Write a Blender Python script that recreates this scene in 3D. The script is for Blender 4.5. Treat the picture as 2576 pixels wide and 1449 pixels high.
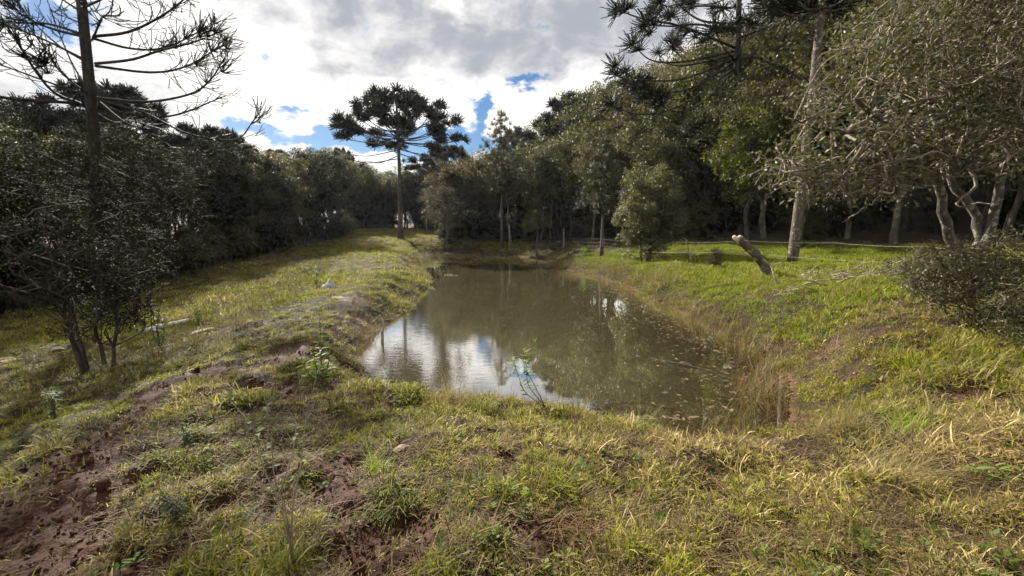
import bpy, math, random
import numpy as np

for o in list(bpy.data.objects):
    bpy.data.objects.remove(o, do_unlink=True)
R = math.radians
SC = bpy.context.scene
COL = SC.collection

# ------------------------------------------------------------------ camera
CAM_Z, PITCH, LENS = 2.2, R(7.5), 14.5
cam = bpy.data.cameras.new('camera')
cam.lens, cam.sensor_width, cam.sensor_fit = LENS, 36.0, 'HORIZONTAL'
cam.clip_start, cam.clip_end = 0.05, 2000
camo = bpy.data.objects.new('camera', cam)
camo.location = (0, 0, CAM_Z)
camo.rotation_euler = (R(90) - PITCH, 0, 0)
COL.objects.link(camo)
SC.camera = camo

# pixel helpers: positions read off the photograph (2576 x 1449 frame) become points at a real distance
FPX = 2576 * LENS / 36.0
CP, SP = math.cos(PITCH), math.sin(PITCH)


def ray(px, py):
    a, b = px - 1288.0, 724.5 - py
    return np.array([a, FPX * CP + b * SP, -FPX * SP + b * CP])


def at(px, py, Y):
    d = ray(px, py)
    t = Y / d[1]
    return np.array([d[0] * t, Y, CAM_Z + d[2] * t])


def on_z(px, py, z=0.0):
    d = ray(px, py)
    t = (z - CAM_Z) / d[2]
    return np.array([d[0] * t, d[1] * t, z])


# ------------------------------------------------------------------ sun, sky
SUN_AZ, SUN_EL = R(-38), R(36)          # azimuth from +Y towards +X
sd = bpy.data.lights.new('sun', 'SUN')
sd.energy, sd.angle, sd.color = 5.0, R(0.6), (1.0, 0.93, 0.82)
so = bpy.data.objects.new('sun', sd)
so.rotation_euler = (R(90) - SUN_EL, 0, math.pi - SUN_AZ)
so.location = (0, 0, 60)
COL.objects.link(so)

W = bpy.data.worlds.new('World')
SC.world = W
W.use_nodes = True
nt = W.node_tree
nt.nodes.clear()


class NB:
    """small node-graph builder"""
    def __init__(s, nt):
        s.nt = nt

    def n(s, t, **kw):
        nd = s.nt.nodes.new(t)
        for k, v in kw.items():
            setattr(nd, k, v)
        return nd

    def l(s, a, b):
        s.nt.links.new(a, b)

    def put(s, sock, v):
        if isinstance(v, bpy.types.NodeSocket):
            s.l(v, sock)
        else:
            sock.default_value = v

    def m(s, op, a, b=None, c=None, clamp=False):
        nd = s.n('ShaderNodeMath', operation=op)
        nd.use_clamp = clamp
        s.put(nd.inputs[0], a)
        if b is not None:
            s.put(nd.inputs[1], b)
        if c is not None:
            s.put(nd.inputs[2], c)
        return nd.outputs[0]

    def ramp(s, v, lo, hi, a=0.0, b=1.0):
        nd = s.n('ShaderNodeMapRange', interpolation_type='SMOOTHSTEP')
        s.put(nd.inputs['Value'], v)
        nd.inputs['From Min'].default_value = lo
        nd.inputs['From Max'].default_value = hi
        nd.inputs['To Min'].default_value = a
        nd.inputs['To Max'].default_value = b
        return nd.outputs['Result']

    def mix(s, f, a, b, blend='MIX'):
        nd = s.n('ShaderNodeMix', data_type='RGBA', blend_type=blend)
        s.put(nd.inputs[0], f)
        for k, v in ((6, a), (7, b)):
            if isinstance(v, (tuple, list)) and len(v) == 3:
                v = (*v, 1)
            s.put(nd.inputs[k], v)
        return nd.outputs[2]

    def noise(s, vec, scale, detail=4, rough=.55, dist=0.0, dim='3D'):
        nd = s.n('ShaderNodeTexNoise', noise_dimensions=dim)
        if vec is not None:
            s.l(vec, nd.inputs['Vector'])
        nd.inputs['Scale'].default_value = scale
        nd.inputs['Detail'].default_value = detail
        nd.inputs['Roughness'].default_value = rough
        nd.inputs['Distortion'].default_value = dist
        return nd


def build_sky():
    b = NB(nt)
    out = b.n('ShaderNodeOutputWorld')
    sky = b.n('ShaderNodeTexSky', sky_type='NISHITA')
    sky.sun_disc = False
    sky.sun_elevation = SUN_EL
    sky.sun_rotation = SUN_AZ
    sky.air_density, sky.dust_density, sky.ozone_density = 1.0, 0.3, 2.5
    bg1 = b.n('ShaderNodeBackground')
    bg1.inputs['Strength'].default_value = 0.05
    hs = b.n('ShaderNodeHueSaturation')
    hs.inputs['Saturation'].default_value = 1.35
    hs.inputs['Value'].default_value = .64
    b.l(sky.outputs[0], hs.inputs['Color'])
    b.l(hs.outputs[0], bg1.inputs['Color'])
    tc = b.n('ShaderNodeTexCoord')
    d = tc.outputs['Generated']
    sep = b.n('ShaderNodeSeparateXYZ')
    b.l(d, sep.inputs[0])
    zz = b.m('ADD', b.m('ABSOLUTE', sep.outputs[2]), 0.22)
    comb = b.n('ShaderNodeCombineXYZ')
    b.l(b.m('DIVIDE', sep.outputs[0], zz), comb.inputs[0])
    b.l(b.m('DIVIDE', sep.outputs[1], zz), comb.inputs[1])
    comb.inputs[2].default_value = 3.7
    p = comb.outputs[0]
    mpd = b.n('ShaderNodeMapping')
    b.l(d, mpd.inputs[0])
    mpd.inputs['Scale'].default_value = (1, 1, 1.7)
    dd = mpd.outputs[0]
    n1 = b.noise(dd, 7.0, 8, .66, .35).outputs['Fac']
    n2 = b.noise(p, 2.2, 4, .55, .4).outputs['Fac']
    n3 = b.noise(dd, 10.0, 6, .60, .25).outputs['Fac']

    nw = b.noise(dd, 13.0, 4, .6).outputs['Color']
    sw = b.n('ShaderNodeSeparateXYZ')
    b.l(nw, sw.inputs[0])
    az = b.m('ADD', b.m('ARCTAN2', sep.outputs[0], sep.outputs[1]), b.m('MULTIPLY', b.m('SUBTRACT', sw.outputs[0], .5), .14))
    el = b.m('ADD', b.m('ARCSINE', sep.outputs[2]), b.m('MULTIPLY', b.m('SUBTRACT', sw.outputs[1], .5), .09))

    def blobs(lst):
        """soft elliptical regions of the sky: centre, half width, half height, amount"""
        tot = None
        for px, py, rx, ry, amp in lst:
            v = ray(px, py)
            a0, e0 = math.atan2(v[0], v[1]), math.atan2(v[2], math.hypot(v[0], v[1]))
            k = 1 + ((px - 1288) / FPX) ** 2
            u = b.m('MULTIPLY', b.m('SUBTRACT', az, a0), FPX / rx * 1.0 / (1 / k ** .5))
            w = b.m('MULTIPLY', b.m('SUBTRACT', el, e0), FPX / ry)
            q = b.m('ADD', b.m('MULTIPLY', u, u), b.m('MULTIPLY', w, w))
            e = b.m('MULTIPLY', b.m('EXPONENT', b.m('MULTIPLY', q, -1.0)), amp)
            tot = e if tot is None else b.m('ADD', tot, e)
        return tot
    # openings in the cloud where blue shows
    holes = blobs([(-60, -5, 120, 70, -.20), (225, 40, 55, 45, -.20), (120, 60, 60, 30, -.12),
                   (960, 360, 330, 26, -.34), (1170, 350, 60, 24, -.12), (1222, 280, 26, 42, -.26), (1315, 203, 50, 26, -.26), (745, 287, 50, 14, -.20), (900, 410, 130, 24, .16), (700, 400, 70, 30, .2),
                   (640, 330, 60, 20, -.10), (250, 200, 260, 120, .08)])
    cov = b.m('ADD', b.m('ADD', b.m('MULTIPLY', n1, .6), b.m('MULTIPLY', n3, .5)), holes)
    alpha = b.ramp(cov, .36, .50)
    # grey, thick parts of the cloud
    grey = blobs([(1150, 70, 330, 130, .30), (1500, 110, 260, 130, .30), (1690, 60, 160, 130, .16), (820, 30, 160, 60, .12),
                  (1130, -5, 50, 35, -.5), (540, 130, 200, 120, -.20), (720, 290, 240, 70, -.18), (1430, 262, 160, 60, -.34), (1080, 250, 240, 50, -.26), (1290, 300, 130, 60, -.2),
                  (110, 255, 190, 60, .28), (360, 285, 120, 30, .14), (640, 60, 60, 40, .10), (1760, 150, 70, 50, -.25), (900, 405, 160, 30, -.25)])
    t = b.m('ADD', b.m('ADD', b.m('MULTIPLY', n2, .55), b.m('MULTIPLY', n3, 1.35)), grey)
    thick = b.ramp(t, .68, 1.50)
    col = b.mix(thick, (1.25, 1.21, 1.15), (.40, .42, .47))
    bg2 = b.n('ShaderNodeBackground')
    b.l(col, bg2.inputs['Color'])
    bg2.inputs['Strength'].default_value = 0.38
    mx = b.n('ShaderNodeMixShader')
    b.l(alpha, mx.inputs[0])
    b.l(bg1.outputs[0], mx.inputs[1])
    b.l(bg2.outputs[0], mx.inputs[2])
    b.l(mx.outputs[0], out.inputs[0])


build_sky()
W.cycles.sampling_method = 'MANUAL'
W.cycles.sample_map_resolution = 256

SC.view_settings.view_transform = 'Standard'
SC.view_settings.look = 'None'
SC.view_settings.exposure = 1.5
SC.view_settings.gamma = 1.0
cy = SC.cycles
cy.max_bounces, cy.diffuse_bounces, cy.glossy_bounces = 5, 2, 2
cy.transmission_bounces, cy.transparent_max_bounces = 4, 8
cy.volume_bounces = 0
cy.use_denoising = True
cy.adaptive_threshold = 0.03
cy.adaptive_min_samples = 16
cy.caustics_reflective = cy.caustics_refractive = False

# ------------------------------------------------------------------ numpy noise
def hash2(ix, iy, seed):
    h = (ix.astype(np.int64) * 374761393 + iy.astype(np.int64) * 668265263 + seed * 1442695041) & 0xFFFFFFFF
    h = ((h ^ (h >> 13)) * 1274126177) & 0xFFFFFFFF
    h = h ^ (h >> 16)
    return (h & 0xFFFFFF) / float(0xFFFFFF)


def vnoise(x, y, seed=0):
    ix, iy = np.floor(x), np.floor(y)
    fx, fy = x - ix, y - iy
    fx, fy = fx * fx * (3 - 2 * fx), fy * fy * (3 - 2 * fy)
    a, b_ = hash2(ix, iy, seed), hash2(ix + 1, iy, seed)
    c, d = hash2(ix, iy + 1, seed), hash2(ix + 1, iy + 1, seed)
    return (a * (1 - fx) + b_ * fx) * (1 - fy) + (c * (1 - fx) + d * fx) * fy


def fbm(x, y, octv=4, seed=0):
    s, a, t = 0.0, 1.0, 0.0
    x, y = np.asarray(x, float), np.asarray(y, float)
    for i in range(octv):
        s = s + a * vnoise(x, y, seed + i * 17)
        t += a
        a *= .5
        x, y = x * 2.03 + 11.3, y * 2.03 - 7.7
    return s / t


def sstep(a, b, x):
    t = np.clip((x - a) / (b - a), 0, 1)
    return t * t * (3 - 2 * t)


# ------------------------------------------------------------------ terrain
pond_px = [(905, 975), (918, 910), (945, 850), (990, 805), (1035, 772), (1062, 735), (1082, 708), (1072, 690), (1052, 672),
           (1058, 652), (1080, 641), (1130, 637), (1180, 637.5), (1255, 643), (1375, 651), (1405, 676), (1500, 696), (1570, 716),
           (1622, 746), (1690, 782), (1722, 822), (1800, 862), (1862, 902), (1893, 942), (1880, 990), (1850, 1040), (1750, 1056),
           (1640, 1046), (1500, 1032), (1350, 1012), (1200, 1004), (1060, 1010), (960, 1002)]
POND = np.array([on_z(*p)[:2] for p in pond_px])


def pond_sd(x, y):
    x, y = np.asarray(x, float), np.asarray(y, float)
    d2 = np.full(x.shape, 1e9)
    ins = np.zeros(x.shape, bool)
    n = len(POND)
    for i in range(n):
        ax, ay = POND[i]
        bx, by = POND[(i + 1) % n]
        ex, ey = bx - ax, by - ay
        t = np.clip(((x - ax) * ex + (y - ay) * ey) / (ex * ex + ey * ey), 0, 1)
        dx, dy = x - ax - t * ex, y - ay - t * ey
        d2 = np.minimum(d2, dx * dx + dy * dy)
        c = ((ay > y) != (by > y))
        with np.errstate(divide='ignore', invalid='ignore'):
            xx = (bx - ax) * (y - ay) / (by - ay + 1e-12) + ax
        ins ^= c & (x < xx)
    d = np.sqrt(d2)
    return np.where(ins, -d, d)


ctrl = [(0, 0, .62), (0, 2.5, .6), on_z(1300, 1062, .26), on_z(1000, 1055, .28), on_z(1600, 1092, .28), on_z(830, 1010, .38), on_z(1800, 1100, .30), (0, 3.3, .47), (1.6, 3.3, .5), (-1.6, 3.3, .48), (-2.5, 3, .58), (2.5, 3, .62), (0, -4, .8), (5, -3, 1.1), (-6, -3, .2),
        at(700, 880, 5.6), at(850, 740, 10.9), at(900, 690, 16.5), at(930, 650, 25), at(960, 600, 45), at(960, 577, 58), at(1008, 602, 46),
        at(600, 750, 15.2), at(420, 820, 11.8), at(250, 930, 7.8), at(30, 900, 10.3), at(0, 780, 17), at(480, 682, 24.7),
        at(850, 602, 45), at(760, 622, 39), at(640, 672, 25.3), at(0, 1100, 4.9), at(0, 1449, 1.95), at(0, 1000, 6.9), at(300, 1050, 4.5),
        at(1620, 662, 23), at(1513, 645, 28), at(1262, 618, 46), at(1100, 608, 47), at(1350, 622, 40),
        at(1990, 662, 17), at(1800, 655, 19), at(1720, 625, 27), at(2300, 652, 15), at(2420, 705, 7), at(1945, 692, 13),
        at(2500, 880, 4.3), at(2000, 800, 7), at(1900, 730, 11), at(2200, 900, 4.7), at(2576, 1000, 3.15), at(2576, 1449, 1.64),
        at(2000, 548, 30), at(2250, 600, 22), at(1500, 600, 40), at(1300, 585, 58),
        (30, 60, 10.5), (45, 45, 12), (30, 20, 4.2), (25, 5, 2.6), (60, 0, 9), (20, 75, 9), (0, 75, 4), (-15, 80, 3.4), (-30, 40, 1.4),
        (-30, 20, -.4), (-30, 0, -.8), (-45, 60, 2.5), (-90, 60, 4), (0, 150, 8), (90, 90, 24), (-60, 150, 6), (90, -60, 8), (-90, -60, -2), (200, 200, 30), (-200, 200, 8), (0, 230, 10), (-220, 0, 2), (220, 0, 20)]
CTRL = np.array([np.asarray(c, float) for c in ctrl])
_c = 1.2
_A = np.sqrt(((CTRL[:, None, :2] - CTRL[None, :, :2]) ** 2).sum(-1) + _c * _c)
_n = len(CTRL)
_M = np.zeros((_n + 1, _n + 1))
_M[:_n, :_n] = _A - np.eye(_n) * .25
_M[:_n, _n] = 1
_M[_n, :_n] = 1
_w = np.linalg.solve(_M, np.append(CTRL[:, 2], 0))


def base_h(x, y):
    x, y = np.asarray(x, float), np.asarray(y, float)
    s = np.full(x.shape, _w[-1])
    for i in range(_n):
        s = s + _w[i] * np.sqrt((x - CTRL[i, 0]) ** 2 + (y - CTRL[i, 1]) ** 2 + _c * _c)
    return s


def g_px(px, py):
    """where the sight line through a pixel meets the smooth ground"""
    d = ray(px, py)
    ts = np.geomspace(1.0, 90, 700) / d[1]
    x, y, z = d[0] * ts, d[1] * ts, CAM_Z + d[2] * ts
    below = z < base_h(x, y)
    i = int(np.argmax(below)) if below.any() else len(ts) - 1
    return np.array([x[i], y[i]])


mud_px = [(10, 1340, .55), (70, 1270, .5), (140, 1200, .42), (210, 1140, .38), (280, 1085, .34), (345, 1030, .32), (400, 985, .32), (450, 955, .3), (105, 1235, .45), (175, 1170, .4), (245, 1112, .36), (312, 1058, .34), (372, 1008, .32), (495, 948, .26), (590, 928, .28), (690, 895, .32), (780, 880, .3),
          (540, 940, .28), (640, 915, .32), (740, 872, .38), (820, 885, .3), (650, 985, .3), (720, 1000, .22), (890, 748, .38), (892, 730, .38),
          (850, 1165, .17), (860, 1235, .2), (830, 1200, .15), (985, 1310, .17), (1055, 1290, .16), (960, 1400, .2), (880, 1330, .2), (1030, 1370, .15),
          (1395, 1165, .10), (1005, 1125, .08), (330, 1215, .12), (390, 1140, .16), (2030, 960, .32), (2140, 965, .13), (2280, 935, .18), (2460, 985, .14), (2510, 1000, .1),
          (1990, 860, .2), (2085, 815, .2), (2210, 835, .18), (2330, 880, .15), (2120, 905, .16), (1960, 790, .22), (2230, 1000, .12), (1760, 1062, .35), (1860, 1040, .4), (1910, 960, .35), (1340, 1380, .15), (330, 1440, .2), (150, 1400, .25), (60, 1440, .3), (700, 1180, .12)]
MUD = np.array([(*g_px(a, b_), r) for a, b_, r in mud_px])


def mud_f(x, y):
    x, y = np.asarray(x, float), np.asarray(y, float)
    jx = (fbm(x * 3.1, y * 3.1, 3, 5) - .5) * .34
    jy = (fbm(x * 3.1, y * 3.1, 3, 9) - .5) * .34
    m = np.zeros(x.shape)
    for cx, cy_, r in MUD:
        k = min(1.0, r / .3)
        d = np.sqrt((x + jx * k - cx) ** 2 + (y + jy * k - cy_) ** 2)
        m = np.maximum(m, 1 - sstep(r * .8, r * 1.3, d))
    # random small bare spots
    q = fbm(x * 1.7, y * 1.7, 4, 33)
    m = np.maximum(m, .9 * sstep(.69, .75, q) * (y < 14))
    return m


def forest_f(x, y):
    """1 under the trees (leaf litter), 0 in the open"""
    x, y = np.asarray(x, float), np.asarray(y, float)
    l = sstep(-17.0, -19.5, x + np.maximum(0, y - 45) * .25 + (fbm(x * .3, y * .3, 2, 3) - .5) * 3) * sstep(8, 13, y)
    ex = np.interp(y, [0, 8, 14, 19, 23, 27, 31, 38, 46, 60, 90], [15, 17, 19.5, 19, 16.5, 14.5, 11, 6.5, 1.5, -14, -20])
    r_ = sstep(-.8, 1.2, x - ex + (fbm(x * .4, y * .4, 2, 8) - .5) * 2)
    c = sstep(66, 72, y)
    return np.maximum(np.maximum(l, r_), c)


def height(x, y, detail=True):
    x, y = np.asarray(x, float), np.asarray(y, float)
    b = base_h(x, y)
    sdd = pond_sd(x, y)
    near_r = sstep(.2, 2.0, x) * (1 - sstep(9, 13, y))
    sj = sdd + (fbm(x * 1.1, y * 1.1, 3, 21) - .5) * np.clip(.05 * y, .25, .9) - .46 * near_r - .04 * (1 - sstep(10, 14, y))
    right = sstep(0, 3, x + .12 * (y - 10))
    w = .55 + .45 * near_r + .055 * np.maximum(0, y - 8) + 1.0 * right * sstep(5, 8, y) + .5 * (1 - right) * sstep(5.5, 7, y)
    rise = sstep(-.02, 1.0, sj / w) ** .75
    hout = .01 + (np.maximum(b, .12) - .01) * rise
    hout = np.where(sdd > 4.0, b, np.where(sdd > 1.2, b * sstep(1.2, 4.0, sdd) + hout * (1 - sstep(1.2, 4.0, sdd)), hout))
    kk = .5 * (1 - near_r) + .10 * near_r
    hin = -.01 - np.minimum(-sj * kk, 1.1)
    h = np.where(sj > 0, hout, hin)
    if detail:
        m = mud_f(x, y)
        out = (sj > 0)
        lum = (fbm(x * .9, y * .9, 4, 41) - .5) * .26 + (fbm(x * 3.2, y * 3.2, 3, 51) - .5) * .21 * sstep(0, .6, sj) + (fbm(x * 6.5, y * 6.5, 2, 78) - .5) * .075 * sstep(0, .6, sj) * (1 - sstep(9, 14, y))
        ru = (fbm(x * 6.5, y * 6.5, 4, 61) - .5) * .17 + (fbm(x * 15, y * 15, 2, 71) - .5) * .05
        k = np.clip(sj / .5, 0, 1)
        h = h + out * k * (lum * (1 - .3 * m) + m * (ru - .055)) + (~out) * (fbm(x * 3, y * 3, 3, 81) - .5) * .04 * near_r
    return h


GN = 450
GX = 1.05 * np.sinh(np.linspace(-1, 1, GN) * 6.05)
GY = 2.6 + 1.05 * np.sinh(np.linspace(-.72, 1, GN) * 6.05)
GXX, GYY = (a_.ravel() for a_ in np.meshgrid(GX, GY))
GZ = height(GXX, GYY)
GZ2 = GZ.reshape(GN, GN)


def H(x, y):
    """height of the ground sheet at one point"""
    i = min(max(int(np.searchsorted(GX, x)) - 1, 0), GN - 2)
    j = min(max(int(np.searchsorted(GY, y)) - 1, 0), GN - 2)
    u, v = (x - GX[i]) / (GX[i + 1] - GX[i]), (y - GY[j]) / (GY[j + 1] - GY[j])
    return float((GZ2[j, i] * (1 - u) + GZ2[j, i + 1] * u) * (1 - v) + (GZ2[j + 1, i] * (1 - u) + GZ2[j + 1, i + 1] * u) * v)


# ------------------------------------------------------------------ mesh helpers
class Acc:
    def __init__(s):
        s.V, s.T, s.Q, s.tr, s.qr, s.n = [], [], [], [], [], 0

    def add(s, V, T=None, Q=None, rnd=0.5):
        V = np.asarray(V, float).reshape(-1, 3)
        if T is not None and len(T):
            s.T.append(np.asarray(T) + s.n)
            s.tr.append(np.broadcast_to(rnd, (len(T),)).astype(float))
        if Q is not None and len(Q):
            s.Q.append(np.asarray(Q) + s.n)
            s.qr.append(np.broadcast_to(rnd, (len(Q),)).astype(float))
        s.V.append(V)
        s.n += len(V)

    def mesh(s, name, mat=None):
        me = bpy.data.meshes.new(name)
        V = np.concatenate(s.V) if s.V else np.zeros((0, 3))
        T = np.concatenate(s.T) if s.T else np.zeros((0, 3), int)
        Q = np.concatenate(s.Q) if s.Q else np.zeros((0, 4), int)
        me.vertices.add(len(V))
        me.vertices.foreach_set('co', V.astype(np.float32).ravel())
        loops = np.concatenate([T.ravel(), Q.ravel()]).astype(np.int32)
        me.loops.add(len(loops))
        me.loops.foreach_set('vertex_index', loops)
        np_ = len(T) + len(Q)
        me.polygons.add(np_)
        st = np.concatenate([np.arange(len(T)) * 3, len(T) * 3 + np.arange(len(Q)) * 4]).astype(np.int32)
        me.polygons.foreach_set('loop_start', st)
        me.update(calc_edges=True)
        rn = np.concatenate([*s.tr, *s.qr]) if np_ else np.zeros(0)
        at_ = me.attributes.new('rnd', 'FLOAT', 'FACE')
        at_.data.foreach_set('value', rn.astype(np.float32))
        if mat:
            me.materials.append(mat)
        return me


def obj(name, data, parent=None, loc=(0, 0, 0)):
    o = bpy.data.objects.new(name, data)
    o.location = loc
    COL.objects.link(o)
    if parent is not None:
        o.parent = parent
    return o


def thing(name, label, cat, loc=(0, 0, 0), rz=0.0, sc=1.0, group=None):
    o = obj(name, None, None, loc)
    o.empty_display_size = .2
    o.rotation_euler = (0, 0, rz)
    o.scale = (sc, sc, sc) if np.isscalar(sc) else sc
    return tag(o, label, cat, group)


def tag(o, label=None, cat=None, group=None, kind=None):
    if label:
        o['label'] = label
    if cat:
        o['category'] = cat
    if group:
        o['group'] = group
    if kind:
        o['kind'] = kind
    return o


def unit(v):
    v = np.asarray(v, float)
    return v / (np.linalg.norm(v, axis=-1, keepdims=True) + 1e-12)


def tube(pts, rad, sides=6, cap=True):
    P = np.asarray(pts, float)
    n = len(P)
    rad = np.broadcast_to(rad, (n,)).astype(float)
    T = np.gradient(P, axis=0)
    T = unit(T)
    up = np.array([0, 0, 1.0]) if abs(T[0, 2]) < .9 else np.array([1.0, 0, 0])
    A = unit(np.cross(T[0], up))
    fr = []
    for i in range(n):
        A = unit(A - T[i] * np.dot(A, T[i]))
        fr.append((A, np.cross(T[i], A)))
    an = np.arange(sides) * 2 * math.pi / sides
    V = np.concatenate([P[i] + rad[i] * (np.cos(an)[:, None] * fr[i][0] + np.sin(an)[:, None] * fr[i][1]) for i in range(n)])
    i0 = np.arange(n - 1)[:, None] * sides
    j = np.arange(sides)[None]
    jn = (j + 1) % sides
    Q = np.stack([i0 + j, i0 + jn, i0 + sides + jn, i0 + sides + j], -1).reshape(-1, 4)
    Tt = np.zeros((0, 3), int)
    if cap:
        V = np.concatenate([V, P[-1:] + T[-1:] * rad[-1] * .4, P[:1]])
        b0 = (n - 1) * sides
        Tt = np.array([[b0 + k, b0 + (k + 1) % sides, n * sides] for k in range(sides)] + [[(k + 1) % sides, k, n * sides + 1] for k in range(sides)])
    return V, Tt, Q


def spline(pts, n=10):
    P = np.asarray(pts, float)
    k = len(P)
    if k == 2:
        t = np.linspace(0, 1, n)[:, None]
        return P[0] * (1 - t) + P[1] * t
    E = np.concatenate([[2 * P[0] - P[1]], P, [2 * P[-1] - P[-2]]])
    u = np.linspace(0, k - 1 - 1e-6, n)
    i = u.astype(int)
    t = (u - i)[:, None]
    a, b_, c, d = E[i], E[i + 1], E[i + 2], E[i + 3]
    return .5 * (2 * b_ + (c - a) * t + (2 * a - 5 * b_ + 4 * c - d) * t ** 2 + (3 * b_ - a - 3 * c + d) * t ** 3)


def runit(r, n):
    return unit(r.normal(size=(n, 3)))


def leaf_quads(C, D, N, L, Wd, fold=.12):
    D, N = unit(D), np.asarray(N, float)
    S = unit(np.cross(D, N))
    N = np.cross(S, D)
    L, Wd = np.broadcast_to(L, (len(C),))[:, None], np.broadcast_to(Wd, (len(C),))[:, None]
    b0 = C
    r1 = C + D * L * .5 + S * Wd * .5 + N * Wd * fold
    tp = C + D * L - N * L * .08
    l1 = C + D * L * .5 - S * Wd * .5 + N * Wd * fold
    V = np.stack([b0, r1, tp, l1], 1).reshape(-1, 3)
    Q = np.arange(len(C) * 4).reshape(-1, 4)
    return V, Q


# ------------------------------------------------------------------ materials
def new_mat(name):
    m = bpy.data.materials.new(name)
    m.use_nodes = True
    m.node_tree.nodes.clear()
    b = NB(m.node_tree)
    out = b.n('ShaderNodeOutputMaterial')
    return m, b, out


def attr(b, name, kind='GEOMETRY'):
    a = b.n('ShaderNodeAttribute', attribute_name=name)
    a.attribute_type = kind
    return a


def principled(b, col, rough=.6, spec=.5, normal=None):
    p = b.n('ShaderNodeBsdfPrincipled')
    b.put(p.inputs['Base Color'], col if not isinstance(col, tuple) else (*col[:3], 1))
    b.put(p.inputs['Roughness'], rough)
    p.inputs['Specular IOR Level'].default_value = spec
    if normal is not None:
        b.l(normal, p.inputs['Normal'])
    return p


def leaf_mat(name, ca, cb, rough=.38, transl=.3, spec=.5, tcol=None, objvar=.35):
    m, b, out = new_mat(name)
    r_ = attr(b, 'rnd').outputs['Fac']
    c = b.mix(r_, ca, cb)
    oi = b.n('ShaderNodeObjectInfo')
    v = b.m('ADD', b.m('MULTIPLY', oi.outputs['Random'], objvar), 1 - objvar * .5)
    hs = b.n('ShaderNodeHueSaturation')
    b.l(c, hs.inputs['Color'])
    b.l(v, hs.inputs['Value'])
    b.l(b.m('ADD', b.m('MULTIPLY', oi.outputs['Random'], -.05), .525), hs.inputs['Hue'])
    c = hs.outputs[0]
    p = principled(b, c, rough, spec)
    t = b.n('ShaderNodeBsdfTranslucent')
    tc = b.mix(.6, c, tcol or (.25, .28, .03), 'MIX') if tcol else b.mix(1.0, c, (2.2, 2.4, 1.0), 'MULTIPLY')
    b.l(tc, t.inputs['Color'])
    mx = b.n('ShaderNodeMixShader')
    mx.inputs[0].default_value = transl
    b.l(p.outputs[0], mx.inputs[1])
    b.l(t.outputs[0], mx.inputs[2])
    b.l(mx.outputs[0], out.inputs[0])
    return m


def bark_mat(name, ca, cb, lichen=None, lamt=.55, scale=6.0, bump=.6):
    m, b, out = new_mat(name)
    tc = b.n('ShaderNodeTexCoord').outputs['Object']
    mp = b.n('ShaderNodeMapping')
    b.l(tc, mp.inputs[0])
    mp.inputs['Scale'].default_value = (1, 1, .45)
    n1 = b.noise(mp.outputs[0], scale, 6, .65).outputs['Fac']
    c = b.mix(b.ramp(n1, .35, .65), ca, cb)
    if lichen:
        n2 = b.noise(tc, scale * .8, 5, .6, .4).outputs['Fac']
        c = b.mix(b.ramp(n2, lamt, lamt + .08), c, lichen)
    n3 = b.noise(mp.outputs[0], scale * 5, 4, .6).outputs['Fac']
    bp = b.n('ShaderNodeBump')
    bp.inputs['Strength'].default_value = bump
    bp.inputs['Distance'].default_value = .03
    b.l(b.m('ADD', n1, b.m('MULTIPLY', n3, .4)), bp.inputs['Height'])
    p = principled(b, c, .85, .25, bp.outputs[0])
    b.l(p.outputs[0], out.inputs[0])
    return m


def grass_mat(name, green_a, green_b, dry_a, dry_b, rough=.6, transl=.3):
    m, b, out = new_mat(name)
    r_ = attr(b, 'rnd').outputs['Fac']
    t = attr(b, 'tint', 'INSTANCER').outputs['Fac']
    v = attr(b, 'val', 'INSTANCER').outputs['Fac']
    fr = b.m('FRACT', b.m('MULTIPLY', r_, 7.31))
    g = b.mix(fr, green_a, green_b)
    d = b.mix(fr, dry_a, dry_b)
    f = b.ramp(b.m('SUBTRACT', t, r_), -.12, .12)
    c = b.mix(f, g, d)
    hs = b.n('ShaderNodeHueSaturation')
    b.l(c, hs.inputs['Color'])
    b.l(v, hs.inputs['Value'])
    c = hs.outputs[0]
    p = principled(b, c, rough, .18)
    tr = b.n('ShaderNodeBsdfTranslucent')
    b.l(b.mix(1.0, c, (1.5, 1.6, 1.1), 'MULTIPLY'), tr.inputs['Color'])
    mx = b.n('ShaderNodeMixShader')
    mx.inputs[0].default_value = transl
    b.l(p.outputs[0], mx.inputs[1])
    b.l(tr.outputs[0], mx.inputs[2])
    b.l(mx.outputs[0], out.inputs[0])
    return m


def plain_mat(name, ca, cb, scale=20, rough=.8, spec=.3, bump=.3, dist=.01):
    m, b, out = new_mat(name)
    tc = b.n('ShaderNodeTexCoord').outputs['Object']
    n1 = b.noise(tc, scale, 6, .65).outputs['Fac']
    c = b.mix(b.ramp(n1, .3, .7), ca, cb)
    bp = b.n('ShaderNodeBump')
    bp.inputs['Strength'].default_value = bump
    bp.inputs['Distance'].default_value = dist
    b.l(n1, bp.inputs['Height'])
    p = principled(b, c, rough, spec, bp.outputs[0])
    b.l(p.outputs[0], out.inputs[0])
    return m


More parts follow.
